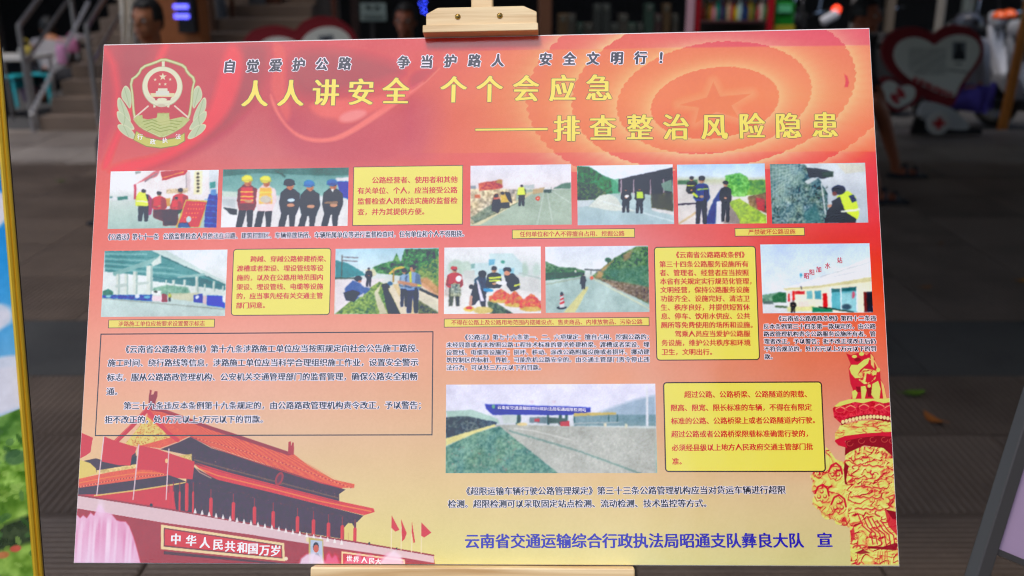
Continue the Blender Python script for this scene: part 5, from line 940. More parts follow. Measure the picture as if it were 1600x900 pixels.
# ------------------------------------------------------------------ grey tube A-frame sign at the right edge
qa, qb = P(1511, 915, 1.12), P(1612, 592, 1.24)
e2 = (qb - qa).normalized(); w2 = Vector((.93, .30, .0)); w2 = (w2 - e2 * w2.dot(e2)).normalized(); n2 = w2.cross(e2).normalized()
ext = qa.z / e2.z; foot = qa - e2 * ext; MS = Matrix((w2, e2, n2)).transposed().to_4x4(); MS.translation = foot
stand = thing('sign_stand', 'grey tube stand with a pale lilac panel at the lower right edge', 'sign stand', mw=MS)
GREY = mat('grey_tube', (84, 83, 85), .38, .5, bump=.03, bscale=60)
HL = ext + .62; SW = .56
Mesh().box((.011, HL / 2, 0), (.022, HL, .022), None, .002).done('post', GREY, stand); Mesh().box((SW - .011, HL / 2, 0), (.022, HL, .022), None, .002).done('post', GREY, stand)
Mesh().box((SW / 2, HL + .008, 0), (SW, .016, .022), None, .002).done('crossbar', GREY, stand)
pv = ext + (Vector(P(1540, 849, 1.14)) - qa).dot(e2)
LIL = mat('lilac_panel', (166, 144, 176), .3, var=.03)
Mesh().box((SW / 2, (pv + HL) / 2, -.004), (SW - .046, HL - pv, .005)).done('panel', LIL, stand); Mesh().box((SW / 2, pv - .004, -.001), (SW - .046, .008, .012)).done('panel_rail', GREY, stand)
for u in (SW - .02,):
    a = MS @ Vector((u, HL - .05, -.014)); b = Vector((a.x + .3, a.y + .4, .0)); i = MS.inverted(); Mesh().tube([i @ a, i @ b], .009, 8).done('back_leg', GREY, stand)

# ------------------------------------------------------------------ ground, pavement slabs, road
def stone(name, c1, c2, rough=.55):
    m = bpy.data.materials.new(name); m.use_nodes = True; n = m.node_tree.nodes; l = m.node_tree.links; b = n['Principled BSDF']; b.inputs['Roughness'].default_value = rough
    ge = n.new('ShaderNodeNewGeometry'); oi = n.new('ShaderNodeObjectInfo'); no = n.new('ShaderNodeTexNoise'); no.inputs['Scale'].default_value = 2.6; no.inputs['Detail'].default_value = 9; no.inputs['Roughness'].default_value = .65
    no2 = n.new('ShaderNodeTexNoise'); no2.inputs['Scale'].default_value = 60; no2.inputs['Detail'].default_value = 4
    ad = n.new('ShaderNodeMath'); ad.operation = 'MULTIPLY_ADD'; ad.inputs[1].default_value = .35
    a2 = n.new('ShaderNodeMath'); a2.operation = 'MULTIPLY_ADD'; a2.inputs[1].default_value = .35
    cr = n.new('ShaderNodeValToRGB'); cr.color_ramp.elements[0].position = .45; cr.color_ramp.elements[1].position = 1.05
    cr.color_ramp.elements[0].color = tuple(float(x) for x in lin(c1)) + (1,); cr.color_ramp.elements[1].color = tuple(float(x) for x in lin(c2)) + (1,)
    l.new(ge.outputs['Position'], no.inputs['Vector']); l.new(ge.outputs['Position'], no2.inputs['Vector'])
    l.new(oi.outputs['Random'], ad.inputs[0]); l.new(no.outputs['Fac'], ad.inputs[2]); l.new(no2.outputs['Fac'], a2.inputs[0]); l.new(ad.outputs[0], a2.inputs[2]); l.new(a2.outputs[0], cr.inputs[0]); l.new(cr.outputs[0], b.inputs['Base Color'])
    bu = n.new('ShaderNodeBump'); bu.inputs['Strength'].default_value = .3; bu.inputs['Distance'].default_value = .004; l.new(no2.outputs['Fac'], bu.inputs['Height']); l.new(bu.outputs[0], b.inputs['Normal'])
    return m
BROWN = stone('brown_stone', (84, 70, 60), (122, 105, 92)); DARK = stone('dark_stone', (56, 54, 53), (84, 82, 79)); PALE = stone('pale_stone', (104, 92, 84), (150, 136, 124)); ASPH = stone('asphalt', (52, 50, 50), (72, 70, 70), .8)
ground = Mesh(); ground.box((0, 150, -.22), (600, 600, .02)); tag(ground.done('ground', ASPH), kind='structure')
road = Mesh(); road.box((0, 30, -.165), (120, 42.2, .09)); tag(road.done('road', ASPH), kind='structure')
pave = tag(bpy.data.objects.new('pavement', None), kind='structure'); COL.objects.link(pave)
bed = Mesh(); bed.box((0, 1.35, -.075), (22, 15.3, .126)); bed.done('bedding', mat('mortar', (58, 52, 48), .9), pave)
def slab_mesh(w_, d_, rib, m):
    k = Mesh(); t = .0
    k.box((0, 0, -.008), (w_ - .006, d_ - .006, .012), None, 0)
    if rib:
        L, W = (w_, d_) if rib == 'x' else (d_, w_); n = int(W / .024); st = (W - .02) / n
        for j in range(n):
            c = -W / 2 + .01 + st * (j + .5); a = L / 2 - .009; hw = st * .36; ht = st * .24
            P4 = [(-a, c - hw, -.002), (a, c - hw, -.002), (a, c - ht, .0010), (-a, c - ht, .0010), (-a, c + ht, .0010), (a, c + ht, .0010), (a, c + hw, -.002), (-a, c + hw, -.002)]
            vs = [k.bm.verts.new(p if rib == 'x' else (-p[1], p[0], p[2])) for p in P4]
            for f in ((0, 1, 2, 3), (3, 2, 5, 4), (4, 5, 6, 7)): k.bm.faces.new([vs[q] for q in f])
    bmesh.ops.recalc_face_normals(k.bm, faces=k.bm.faces)
    me = bpy.data.meshes.new('paving_slab'); k.bm.to_mesh(me); k.bm.free(); me.materials.append(m); return me
rows = [(-.6, 0, 'y', BROWN), (0, .6, 'y', BROWN), (.6, 1.2, 'x', BROWN), (1.2, 1.8, 'x', BROWN), (1.8, 2.42, 'x', BROWN), (2.42, 2.91, 'y', BROWN), (2.91, 3.40, 'y', BROWN), (3.40, 3.99, None, DARK)]
y = 3.99
while y < 6.99: rows.append((y, y + .6, 'y', BROWN)); y += .6
rows += [(6.99, 7.45, None, DARK), (7.45, 8.2, 'x', PALE), (8.2, 8.96, None, PALE)]
for y0, y1, rib, m in rows:
    me = slab_mesh(.62, y1 - y0, rib, m); off = rnd.uniform(-.3, .3) * 0 + (.31 if int(y0 * 10) % 2 else 0)
    nmax = min(9, max(2, int(y1 * .62 / .62) + 2))
    for k_ in range(-nmax, nmax + 1):
        x = k_ * .62 + off
        o = link('paving_slab', me, pave); o.location = (x, (y0 + y1) / 2, rnd.uniform(-.0012, .0012)); o.rotation_euler = (rnd.uniform(-.002, .002), rnd.uniform(-.002, .002), 0)
kb = Mesh(); kb.box((0, 9.03, -.062), (22, .13, .124), None, .01); tag(kb.done('kerb', PALE), kind='structure')

def leaf(px, py, col, name, label, ln, a, curl):
    g = G(px, py, .004); k = Mesh(); n = 8; pr = []
    for j in range(n + 1):
        t = j / n; hw = ln * .26 * math.sin(PI * t) ** .8 * (1 - .25 * t); x = (t - .5) * ln; zc = curl * (2 * t - 1) ** 2 * ln + .002
        pr.append((k.bm.verts.new((x, -hw, zc + hw * .35)), k.bm.verts.new((x, 0, zc)), k.bm.verts.new((x, hw, zc + hw * .35))))
    for j in range(n):
        for q in range(2): k.bm.faces.new((pr[j][q], pr[j + 1][q], pr[j + 1][q + 1], pr[j][q + 1]))
    k.tube([(-ln * .5, 0, curl * ln + .002), (-ln * .72, .004, curl * ln + .006)], .0012, 6)
    o = k.done(name, mat(name + str(col[0]), col, .5, var=.25, vscale=60), smooth=True); o.location = g; o.rotation_euler = (0, 0, a); return tag(o, label, 'leaf')
leaf(1428, 617, (96, 128, 36), 'fallen_leaf', 'green leaf lying on the paving right of the poster board', .095, .25, .12)
leaf(1458, 660, (176, 104, 48), 'fallen_leaf', 'orange brown curled leaf on the paving, right of the green leaf', .095, 1.95, .25)
leaf(1446, 451, (150, 96, 50), 'fallen_leaf', 'small brown leaf on the paving behind the dark stone band', .07, .3, .15)
leaf(1470, 382, (130, 84, 40), 'fallen_leaf', 'tiny brown leaf farthest back on the right paving', .05, 1.0, .15)
leaf(96, 284, (90, 110, 50), 'fallen_leaf', 'small green leaf on the paving by the gold frame', .07, .1, .1)
leaf(1596, 441, (170, 110, 40), 'fallen_leaf', 'orange leaf on the paving at the right edge', .08, .5, .2)

# ------------------------------------------------------------------ steps and railings on the left
STEP = mat('step_stone', (132, 112, 96), .7, var=.15, vscale=3); STEEL = mat('stainless', (168, 166, 168), .28, .9)
st = thing('stone_steps', 'flight of brown stone steps climbing between steel handrails', 'steps', (-3.2, 9.02, 0))
NST, RI, TR = 14, .128, .27
for k_ in range(NST):
    Mesh().box((0, TR * k_ + TR * .5 + .004 * k_, RI * (k_ + .5)), (2.15 if 1 else 0, TR, RI * 1.0), None, .006).done('step', STEP, st)
    if k_: Mesh().box((0, TR * k_ + TR * .5 + .03, RI * k_ * .5 - .003), (2.12, TR * .9, RI * k_ - .008)).done('riser_block', MATS['step_stone'], st)
sl = RI / (TR + .004)
def railing(x, label, chain=False):
    r = thing('handrail', label, 'handrail', (x, 8.98, 0)); L = 3.6
    for hgt, rad in ((.92, .024), (.60, .017), (.28, .015)):
        if hgt == .28: continue
        Mesh().tube([(0, 0, hgt), (0, L, hgt + L * sl)], rad, 12).done('rail', STEEL, r, True)
    for j in range(4): yy = j * 1.15; Mesh().tube([(0, yy, yy * sl if j else 0), (0, yy, .93 + yy * sl)], .022, 12).done('post', STEEL, r, True)
    return r
railing(P(38, 100, 8.98).x, 'stainless handrail on the left side of the steps'); railing(P(143, 100, 8.98).x, 'stainless handrail on the right side of the steps, beside the poster corner')
ch = thing('steel_chain', 'shiny twisted chain slung slantwise in front of the stone steps', 'chain', P(49, 178, 8.6))
ca = Vector((0, 0, 0)); cb = P(139, 2, 9.6) - P(49, 178, 8.6); nl = 46; lm = None
dd = (cb - ca).normalized()
for j in range(nl):
    p = ca.lerp(cb, (j + .5) / nl); Q = dd.to_track_quat('X', 'Z').to_matrix() @ Euler((PI / 2 * (j % 2) + .4, 0, 0)).to_matrix()
    if lm is None: k = Mesh(); k.torus((0, 0, 0), .014, .0055, None, 14, 6, 1.7); o = k.done('chain_link', STEEL, ch, True); lm = o.data
    else: o = link('chain_link', lm, ch)
    M = Q.to_4x4(); M.translation = p; o.matrix_local = M

# ------------------------------------------------------------------ people
def person(label, loc, yaw, shirt, pants, skin, hair, joints=None, shoe=(30, 30, 34), group=None, shorts=False, bald=False, helmet=None, sleeves=True, base_z=0.0):
    """seated figure; origin on the ground under the pelvis.  +y is where it faces."""
    J = dict(pel=(0, 0, .46), che=(0, .07, .80), nek=(0, .09, .97), hed=(0, .13, 1.10), sh=(.185, .07, .91), el=(.25, .16, .66), ha=(.16, .40, .62), hip=(.10, .02, .45), kn=(.16, .43, .48), an=(.15, .40, .08), to=(.17, .56, .035))
    if joints: J.update(joints)
    r = thing('person', label, 'person', loc, yaw, group)
    def skin_mesh(edges_pts, name, m, tp=None):
        me = bpy.data.meshes.new(name); vs = []; es = []; rad = []; idx = {}
        for chain in edges_pts:
            prev = None
            for key, p, rr in chain:
                if key not in idx: idx[key] = len(vs); vs.append(p); rad.append(rr)
                if prev is not None: es.append((idx[prev], idx[key]))
                prev = key
        me.from_pydata(vs, es, []); o = bpy.data.objects.new(name, me); COL.objects.link(o)
        md = o.modifiers.new('s', 'SKIN'); md.use_smooth_shade = True
        for i, v in enumerate(me.skin_vertices[0].data): v.radius = (rad[i] if isinstance(rad[i], tuple) else (rad[i], rad[i])); v.use_root = (i == 0)
        sb = o.modifiers.new('b', 'SUBSURF'); sb.levels = 1; sb.render_levels = 1
        dg = bpy.context.evaluated_depsgraph_get(); dg.update(); out = bpy.data.meshes.new_from_object(o.evaluated_get(dg)); bpy.data.objects.remove(o)
        return out
    V = lambda k, s=1: Vector((J[k][0] * s, J[k][1], J[k][2]))
    def side(k, s):
        kk = k + ('L' if s < 0 else 'R'); return Vector(J[kk]) if kk in J else V(k, s)
    ch = [[('pel', V('pel'), (.13, .11)), ('wai', V('pel').lerp(V('che'), .5), (.125, .095)), ('che', V('che'), (.15, .11)), ('nek', V('nek'), .055), ('hd', V('hed') - Vector((0, .015, .03)), (.062, .075))]]
    for s in (-1, 1):
        t = 'LR'[s > 0]; sh, el, ha, hp, kn, an, to = [side(q, s) for q in ('sh', 'el', 'ha', 'hip', 'kn', 'an', 'to')]
        ch.append([('che', 0, 0), ('sh' + t, sh, .062), ('el' + t, el, .042), ('wr' + t, el.lerp(ha, .86), .028), ('pa' + t, ha, (.036, .018))])
        ch.append([('pel', 0, 0), ('hp' + t, hp, .092), ('kn' + t, kn, .062), ('ca' + t, kn.lerp(an, .35), .058), ('an' + t, an, .036), ('he' + t, an + Vector((0, -.02, -.035)), .034), ('ba' + t, an.lerp(to, .6) + Vector((0, 0, -.012)), (.04, .026)), ('to' + t, to, (.034, .018))])
        dv = (ha - el).normalized(); sd_ = Vector((1, 0, 0)) * s; dn = Vector((0, 0, -1))
        for f, (off, ln) in enumerate(((.028, .070), (.0095, .078), (-.0095, .074), (-.028, .058))):
            b0 = ha + sd_ * off * -s + dv * .02; b1 = b0 + dv * ln * .5 + dn * ln * .15; b2 = b1 + dv * ln * .32 + dn * ln * .4
            ch.append([('pa' + t, 0, 0), ('f%d' % f + t, b0, .0112), ('g%d' % f + t, b1, .0108), ('h%d' % f + t, b2, .0098)])
        tb = ha - dv * .015 - sd_ * .032; ch.append([('pa' + t, 0, 0), ('t0' + t, tb, .011), ('t1' + t, tb + dv * .03 - sd_ * .012, .0095), ('t2' + t, tb + dv * .052 - sd_ * .01 + dn * .01, .008)])
    body = skin_mesh(ch, 'body', None)
    k = Mesh(); k.bm.from_mesh(body); H = V('hed')
    k.ball(H + Vector((0, -.01, .015)), (.076, .095, .108), 20); k.ball(H + Vector((0, .03, -.045)), (.056, .058, .062), 16)
    k.ball(H + Vector((0, .094, -.012)), (.012, .018, .024), 8, Euler((-.3, 0, 0))); k.ball(H + Vector((0, .083, -.052)), (.026, .012, .010), 8); k.ball(H + Vector((0, .07, -.088)), (.024, .02, .018), 8); k.ball(H + Vector((0, .082, .022)), (.05, .012, .010), 8)
    for s in (-1, 1): k.ball(H + Vector((s * .077, -.008, -.005)), (.010, .020, .030), 8)
    tmp = k.done('body', mat('skin%d' % skin[0], skin, .5, var=.06, vscale=20), r, True); KIDS[r.name].remove(tmp)
    md = tmp.modifiers.new('r', 'REMESH'); md.mode = 'VOXEL'; md.voxel_size = .008; md.use_smooth_shade = True; sm = tmp.modifiers.new('m', 'SMOOTH'); sm.factor = .5; sm.iterations = 3
    dg = bpy.context.evaluated_depsgraph_get(); dg.update(); fin = bpy.data.meshes.new_from_object(tmp.evaluated_get(dg)); tmp.modifiers.clear(); tmp.data = fin; KIDS[r.name].append(tmp)
    bpy.data.meshes.remove(body)
    for s in (-1, 1):
        k = Mesh(); k.ball(H + Vector((s * .031, .079, .006)), (.015, .008, .008), 10); k.done('eye', mat('eye_white', (220, 216, 210), .3), r, True)
        k = Mesh(); k.ball(H + Vector((s * .031, .085, .006)), (.0065, .004, .0065), 8); k.done('iris', mat('iris', (30, 20, 16), .3), r, True)
        k = Mesh(); k.box(H + Vector((s * .032, .084, .026)), (.032, .010, .006)); k.done('eyebrow', mat('hair%d' % hair[0], hair, .6), r)
    k = Mesh(); k.box(H + Vector((0, .093, -.052)), (.036, .006, .004)); k.done('mouth', mat('lip', (150, 80, 74), .5), r)
    HM = mat('hair%d' % hair[0], hair, .6, bump=.4, bscale=90)
    k = Mesh(); bmesh.ops.create_icosphere(k.bm, subdivisions=4, radius=1.0)
    for v in list(k.bm.verts):
        c = v.co.copy()
        if c.z < -.15 - .75 * max(0, -c.y) or (c.y > .52 and c.z < .50): k.bm.verts.remove(v)
        else: q = 1 + .05 * math.sin(c.x * 17 + c.y * 9) * math.cos(c.z * 15); v.co = H + Vector((c.x * .086 * q, -.014 + c.y * .106 * q, .02 + c.z * .118 * q))
    hb = k.done('hair', HM, r, True); so = hb.modifiers.new('t', 'SOLIDIFY'); so.thickness = .008
    # clothes
    cl = [[('pel', V('pel') + Vector((0, 0, -.02)), (.155, .135)), ('wai', V('pel').lerp(V('che'), .5), (.15, .12)), ('che', V('che'), (.172, .128)), ('nek', V('nek') - Vector((0, .01, .06)), .075)]]
    for s in (-1, 1):
        t = 'LR'[s > 0]; sh, el = side('sh', s), side('el', s); ha = side('ha', s)
        c_ = [('che', 0, 0), ('sh' + t, sh, .082), ('el' + t, sh.lerp(el, .75 if not sleeves else 1), .066 if not sleeves else .058)]
        if sleeves: c_.append(('wr' + t, el.lerp(ha, .8), .042))
        cl.append(c_)
    me = skin_mesh(cl, 'shirt', None); me.materials.append(mat('cloth%d_%d' % (shirt[0], shirt[2]), shirt, .85, bump=.3, bscale=14, var=.06)); o = link('shirt', me, r); KIDS[r.name].append(o)
    cl = []
    for s in (-1, 1):
        t = 'LR'[s > 0]; hp, kn, an = side('hip', s), side('kn', s), side('an', s)
        c_ = [('pel', V('pel') + Vector((0, 0, -.01)), (.15, .13)), ('hp' + t, hp, .108), ('kn' + t, hp.lerp(kn, .95), .084)]
        if not shorts: c_ += [('ca' + t, kn.lerp(an, .4), .072), ('an' + t, kn.lerp(an, .93), .056)]
        cl.append(c_)
    me = skin_mesh(cl, 'trousers', None); me.materials.append(mat('cloth%d_%d' % (pants[0], pants[2]), pants, .85, bump=.3, bscale=14)); o = link('trousers', me, r); KIDS[r.name].append(o)
    for s in (-1, 1):
        an, to = side('an', s), side('to', s); c = an.lerp(to, .5); d = to - an; a = math.atan2(-d.x, d.y)
        k = Mesh(); k.box((c.x, c.y, .012 + an.z - .08), (.095, .27, .022), Euler((0, 0, a)), .008)
        Rz = Euler((0, 0, a)).to_matrix()
        for dy in (-.02, .055):
            pts = [Vector((c.x, c.y, an.z - .06)) + Rz @ Vector((.05 * math.cos(q), dy, .052 * math.sin(q) if dy > 0 else .075 * math.sin(q))) for q in [PI * z_ / 8 for z_ in range(9)]]
            k.tube(pts, .009, 6)
        k.done('sandal', mat('shoe%d' % shoe[0], shoe, .6), r, True)
    if helmet:
        k = Mesh(); bmesh.ops.create_icosphere(k.bm, subdivisions=3, radius=1.0)
        for v in list(k.bm.verts):
            c = v.co.copy()
            if c.z < -.42: k.bm.verts.remove(v)
            else: v.co = H + Vector((c.x * .125, -.01 + c.y * .145, .04 + c.z * .135))
        hb = k.done('helmet', mat('helmet', helmet, .25, coat=.5), r, True); so = hb.modifiers.new('t', 'SOLIDIFY'); so.thickness = .015
        k = Mesh(); k.box(H + Vector((0, .13, .07)), (.17, .07, .01), Euler((-.25, 0, 0)), .003); k.done('visor', MATS['helmet'], r)
    return r
SK1, SK2 = (176, 112, 78), (186, 120, 84)
def seat_at(px, py, y, yaw, hz=1.10):          # ground place that brings the head to a pixel
    h = P(px, py, y); return Vector((h.x + math.sin(yaw) * .13, h.y - math.cos(yaw) * .13, h.z - hz))
# man with short hair beside the white cloth
p_ = seat_at(229, 33, 6.0, PI - .25); person('man with short black hair sitting beside the hanging pale cloth, head bowed', (p_.x, p_.y, 0), PI - .25, (120, 26, 34), (40, 40, 50), SK1, (16, 13, 14), {'pel': (0, 0, .36 + p_.z * .5), 'che': (0, .07, .74 + p_.z), 'nek': (0, .09, .93 + p_.z), 'hed': (0, .13, 1.10 + p_.z), 'sh': (.185, .07, .85 + p_.z), 'el': (.25, .16, .6), 'ha': (.16, .40, .56)})
st_ = thing('plastic_stool', 'low dark stool under the man with short black hair', 'stool', (p_.x, p_.y, 0))
def stool(root, h, w_, col, nm):
    m = mat(nm, col, .4); Mesh().box((0, 0, h - .012), (w_, w_, .024), None, .008).done('seat', m, root)
    for sx in (-1, 1):
        for sy in (-1, 1): Mesh().tube([(sx * w_ * .36, sy * w_ * .36, h - .02), (sx * w_ * .5, sy * w_ * .5, 0)], [.022, .016], 8).done('leg', m, root)
    for sx in (-1, 1): Mesh().box((sx * w_ * .42, 0, h * .72), (.012, w_ * .75, h * .28)).done('apron', m, root)
stool(st_, .30, .30, (50, 40, 40), 'dark_plastic')
p_ = seat_at(633, 33, 7.6, PI - .1); person('person with dark hair in deep shade left of the easel clip', (p_.x, p_.y, 0), PI - .1, (30, 26, 30), (30, 30, 36), (150, 84, 58), (16, 13, 14), {'pel': (0, 0, .40 + p_.z * .6), 'che': (0, .07, .76 + p_.z), 'nek': (0, .09, .94 + p_.z), 'hed': (0, .13, 1.10 + p_.z), 'sh': (.185, .07, .87 + p_.z)})
s2 = thing('plastic_stool', 'stool hidden under the person left of the easel clip', 'stool', (p_.x, p_.y, 0)); stool(s2, .34, .30, (60, 40, 40), 'brown_plastic')
# man in sandals right of the board: feet and shin are what shows
yw = -2.35
hx = P(1354, 26, 7.1); pr = Vector((P(1322, 26, 7.1).x, hx.y, 0)); c_, s_ = math.cos(-yw), math.sin(-yw)
def loc_of(w): d = w - pr; return Vector((d.x * c_ - d.y * s_, d.x * s_ + d.y * c_, d.z))
hd = loc_of(hx); kR = loc_of(P(1370, 152, 6.75)); aR = loc_of(P(1403, 236, 6.95)); aR.z = .085; kL = loc_of(P(1340, 190, 6.5)); aL = loc_of(P(1372, 283, 6.15)); aL.z = .085
tR = loc_of(P(1440, 243, 6.95)); tR.z = .035; tL = loc_of(P(1404, 292, 6.15)); tL.z = .035
person('seated man in dark clothes with bare shins and black sandals right of the poster board', pr, yw, (34, 32, 38), (26, 26, 34), (150, 94, 70), (16, 13, 14), {'pel': (0, 0, .44), 'che': (0, .05, .80), 'nek': (hd.x * .6, .06, hd.z - .15), 'hed': tuple(hd), 'sh': (.185, .07, .90), 'el': (.2, .12, .66), 'ha': (.07, .27, .6), 'knR': tuple(kR), 'anR': tuple(aR), 'toR': tuple(tR), 'knL': tuple(kL), 'anL': tuple(aL), 'toL': tuple(tL)}, shoe=(34, 36, 46), shorts=True)
s3 = thing('plastic_stool', 'low stool under the seated man in black sandals', 'stool', pr); stool(s3, .36, .32, (60, 30, 30), 'maroon_plastic')

# ------------------------------------------------------------------ clutter by the steps
TEAL = (30, 150, 160)
def tstool(px, py, y, label): 
    g = G(px, py); s = thing('plastic_stool', label, 'stool', (g.x, g.y, 0), rnd.uniform(-.3, .3), 'turquoise plastic stools beside the steps'); stool(s, .32, .27, TEAL, 'teal_plastic'); return s
tstool(76, 160, 0, 'turquoise plastic stool nearest the stone steps'); tstool(22, 165, 0, 'turquoise plastic stool next to the gold picture frame')
tb = thing('low_table', 'low white table with bowls left of the steps', 'table', (P(14, 80, 9.3).x, 9.4, 0)); Mesh().box((0, 0, .62), (.5, .5, .03), None, .006).done('tabletop', mat('white_top', (200, 196, 190), .4), tb)
for sx in (-1, 1):
    for sy in (-1, 1): Mesh().tube([(sx * .22, sy * .22, .605), (sx * .22, sy * .22, 0)], .014, 8).done('leg', STEEL, tb)
def bowl(loc, label): k = Mesh(); k.lathe([(.03, 0), (.035, .01), (.06, .03), (.075, .06), (.070, .06), (.055, .032), (.0, .018)], (0, 0, 0), 20); o = k.done('bowl', mat('white_china', (240, 240, 236), .2), smooth=True); o.location = loc; tag(o, label, 'bowl')
bowl((tb.location.x + .11, 9.4, .635), 'white bowl on the low table'); bowl((tb.location.x - .14, 9.3, .635), 'second white bowl at the left end of the low table')
bs = thing('bucket', 'pale pink plastic bucket between the turquoise stools', 'bucket', G(48, 158)); k = Mesh(); k.lathe([(.075, 0), (.105, .19), (.112, .19), (.112, .20), (.098, .20), (.07, .01), (0, .01)], n=20); k.done('bucket_body', mat('pink_plastic', (170, 140, 170), .4), bs, True)
k = Mesh(); k.tube([(.108 * math.cos(a), 0, .19 - .09 * math.sin(a)) for a in [PI * j / 8 for j in range(9)]], .004, 6); k.done('handle', STEEL, bs)
p_ = G(84, 172); person('person in grey and black crouching left of the steps behind the handrail', (P(80, 50, 11.0).x, 11.0, -.02), .5, (150, 146, 150), (26, 24, 30), SK2, (20, 18, 18), {'pel': (0, 0, .26), 'che': (0, .16, .55), 'nek': (0, .25, .68), 'hed': (0, .33, .78), 'sh': (.17, .19, .62), 'el': (.22, .33, .44), 'ha': (.12, .44, .44), 'hip': (.10, .02, .26), 'kn': (.17, .36, .40), 'an': (.15, .14, .08), 'to': (.17, .30, .035)})
def bag(loc, col, label, nm, sz=(.17, .09, .2)):
    t = thing('bag', label, 'bag', loc); k = Mesh(); k.box((0, 0, sz[2] / 2), sz, None, .03); k.done('bag_body', mat(nm, col, .6, bump=.3, bscale=20), t, True)
    k = Mesh(); k.tube([(sz[0] * .3 * math.cos(a), 0, sz[2] - .01 + .07 * math.sin(a)) for a in [PI * j / 8 for j in range(9)]], .006, 6); k.done('handle', MATS[nm], t)
w_ = P(97, 92, 8.9); bag((w_.x, w_.y, w_.z - .05), (220, 150, 190), 'pink bag held in front of the crouching person', 'pink_bag', (.09, .06, .17))
w_ = P(113, 74, 9.5); bag((w_.x, w_.y, w_.z - .05), (206, 120, 160), 'small rose pink bag on the fifth step', 'rose_bag', (.12, .08, .12))
w_ = P(43, 86, 9.2); bag((w_.x, w_.y, w_.z), (206, 180, 70), 'small yellow bag by the left handrail', 'yellow_bag', (.11, .07, .08))
k = Mesh(); k.lathe([(.001, 0), (.10, .0), (.12, .02), (.13, .05), (.125, .05), (.09, .012), (0, .01)], n=24); o = k.done('steel_basin', mat('bright_steel', (236, 236, 236), .15, .6), smooth=True); o.location = P(131, 66, 9.75); o.rotation_euler = (-.3, 0, 0); tag(o, 'shiny white basin on the steps beside the right handrail', 'basin')
# pale cloth hanging beside the man
k = Mesh(); n_ = 14; colv = []
A0, A1, B0, B1 = P(182, -20, 6.5), P(206, -20, 6.5), P(192, 75, 6.4), P(216, 75, 6.4)
gr = [[None] * (n_ + 1) for _ in range(17)]
for i in range(17):
    for j in range(n_ + 1):
        s = j / n_; t = i / 16; a = A0.lerp(A1, s); b = B0.lerp(B1, s); p = a.lerp(b, t); p.y += .02 * math.sin(s * 14 + t * 3); p.x += .02 * math.sin(t * 5) * s; gr[i][j] = k.bm.verts.new(p)
for i in range(16):
    for j in range(n_): k.bm.faces.new((gr[i][j], gr[i][j + 1], gr[i + 1][j + 1], gr[i + 1][j]))
o = k.done('hanging_cloth', mat('pale_cloth', (216, 206, 192), .9), smooth=True); so = o.modifiers.new('t', 'SOLIDIFY'); so.thickness = .004; tag(o, 'pale cloth hanging beside the man with short black hair', 'cloth')

# ------------------------------------------------------------------ heart shaped signs
def W2(px, py, y, org): p = P(px, py, y) - org; return (p.x, p.z)
HY = 8.8
hg = G(1480, 209); hor = Vector((P(1470, 120, HY).x, HY, 0))
z4 = lambda pts: [(1320 + a / 4.09, b / 4.09) for a, b in pts]
MX = Matrix(((1, 0, 0, 0), (0, 0, -1, 0), (0, 1, 0, 0), (0, 0, 0, 1)))     # xy outline -> xz plane, thickness towards the viewer
outer = [(570,222),(520,190),(460,172),(380,172),(300,200),(250,255),(232,330),(250,405),(300,475),(370,545),(450,600),(560,655),(690,700),(725,600),(790,500),(855,420),(890,340),(888,275),(850,210),(790,170),(720,155),(650,165),(600,190)]
inner = [(572,296),(530,260),(470,238),(410,238),(350,262),(315,310),(310,370),(335,425),(385,480),(440,520),(560,580),(698,632),(720,560),(770,480),(820,420),(852,360),(862,310),(842,262),(800,232),(740,219),(680,226),(620,250)]
HRED = mat('heart_red', (136, 20, 34), .4); HWH = mat('heart_white', (226, 228, 222), .45, var=.02)
heart = thing('heart_sign', 'large red bordered white heart sign with text and a small portrait at the right', 'heart sign', hor, 0, 'red and white heart signs')
k = Mesh(); k.prism([W2(x, y, HY, hor) for x, y in smooth_loop(z4(outer))], -.03, .0, MX); k.done('heart_border', HRED, heart)
k = Mesh(); k.prism([W2(x, y, HY, hor) for x, y in smooth_loop(z4(inner))], .0, .012, MX); face = k.done('heart_face', HWH, heart)
GT = mat('grey_print', (120, 122, 120), .6)
k = Mesh()
for j in range(13):                               # small unreadable printed lines
    yy = 312 + j * 13.2; x0, x1 = 405 + (j > 9) * (j - 9) * 12, 645
    a = W2(*z4([(x0, yy)])[0], HY, hor); b = W2(*z4([(x1, yy + 2)])[0], HY, hor); nn = 22
    for q in range(nn):
        if (q * 7 + j * 3) % 11 == 0: continue
        t0, t1 = q / nn, (q + .72) / nn; xx0, xx1 = a[0] + (b[0] - a[0]) * t0, a[0] + (b[0] - a[0]) * t1; zz = a[1] + (b[1] - a[1]) * t0
        k.bm.faces.new([k.bm.verts.new(p) for p in ((xx0, -.0135, zz - .004), (xx1, -.0135, zz - .004), (xx1, -.0135, zz + .004), (xx0, -.0135, zz + .004))])
k.done('printed_lines', GT, face)
def hbox(pts, m, name, y=-.0135):
    k = Mesh(); q = [W2(*p, HY, hor) for p in z4(pts)]; k.bm.faces.new([k.bm.verts.new((a, y, b)) for a, b in q]); return k.done(name, m, face)
hbox([(685,265),(770,268),(768,385),(682,382)], mat('portrait_grey', (110, 116, 124), .5), 'portrait_photo'); hbox([(700,330),(722,312),(745,318),(760,345),(765,384),(685,382)], mat('portrait_dark', (26, 28, 38), .5), 'portrait_shoulders', -.0145)
k = Mesh(); c = W2(*z4([(724,300)])[0], HY, hor); k.prism([(c[0] + .022 * math.cos(q * PI / 6), c[1] + .03 * math.sin(q * PI / 6)) for q in range(12)], .0145, .0150, MX); k.done('portrait_head', MATS['portrait_dark'], face)
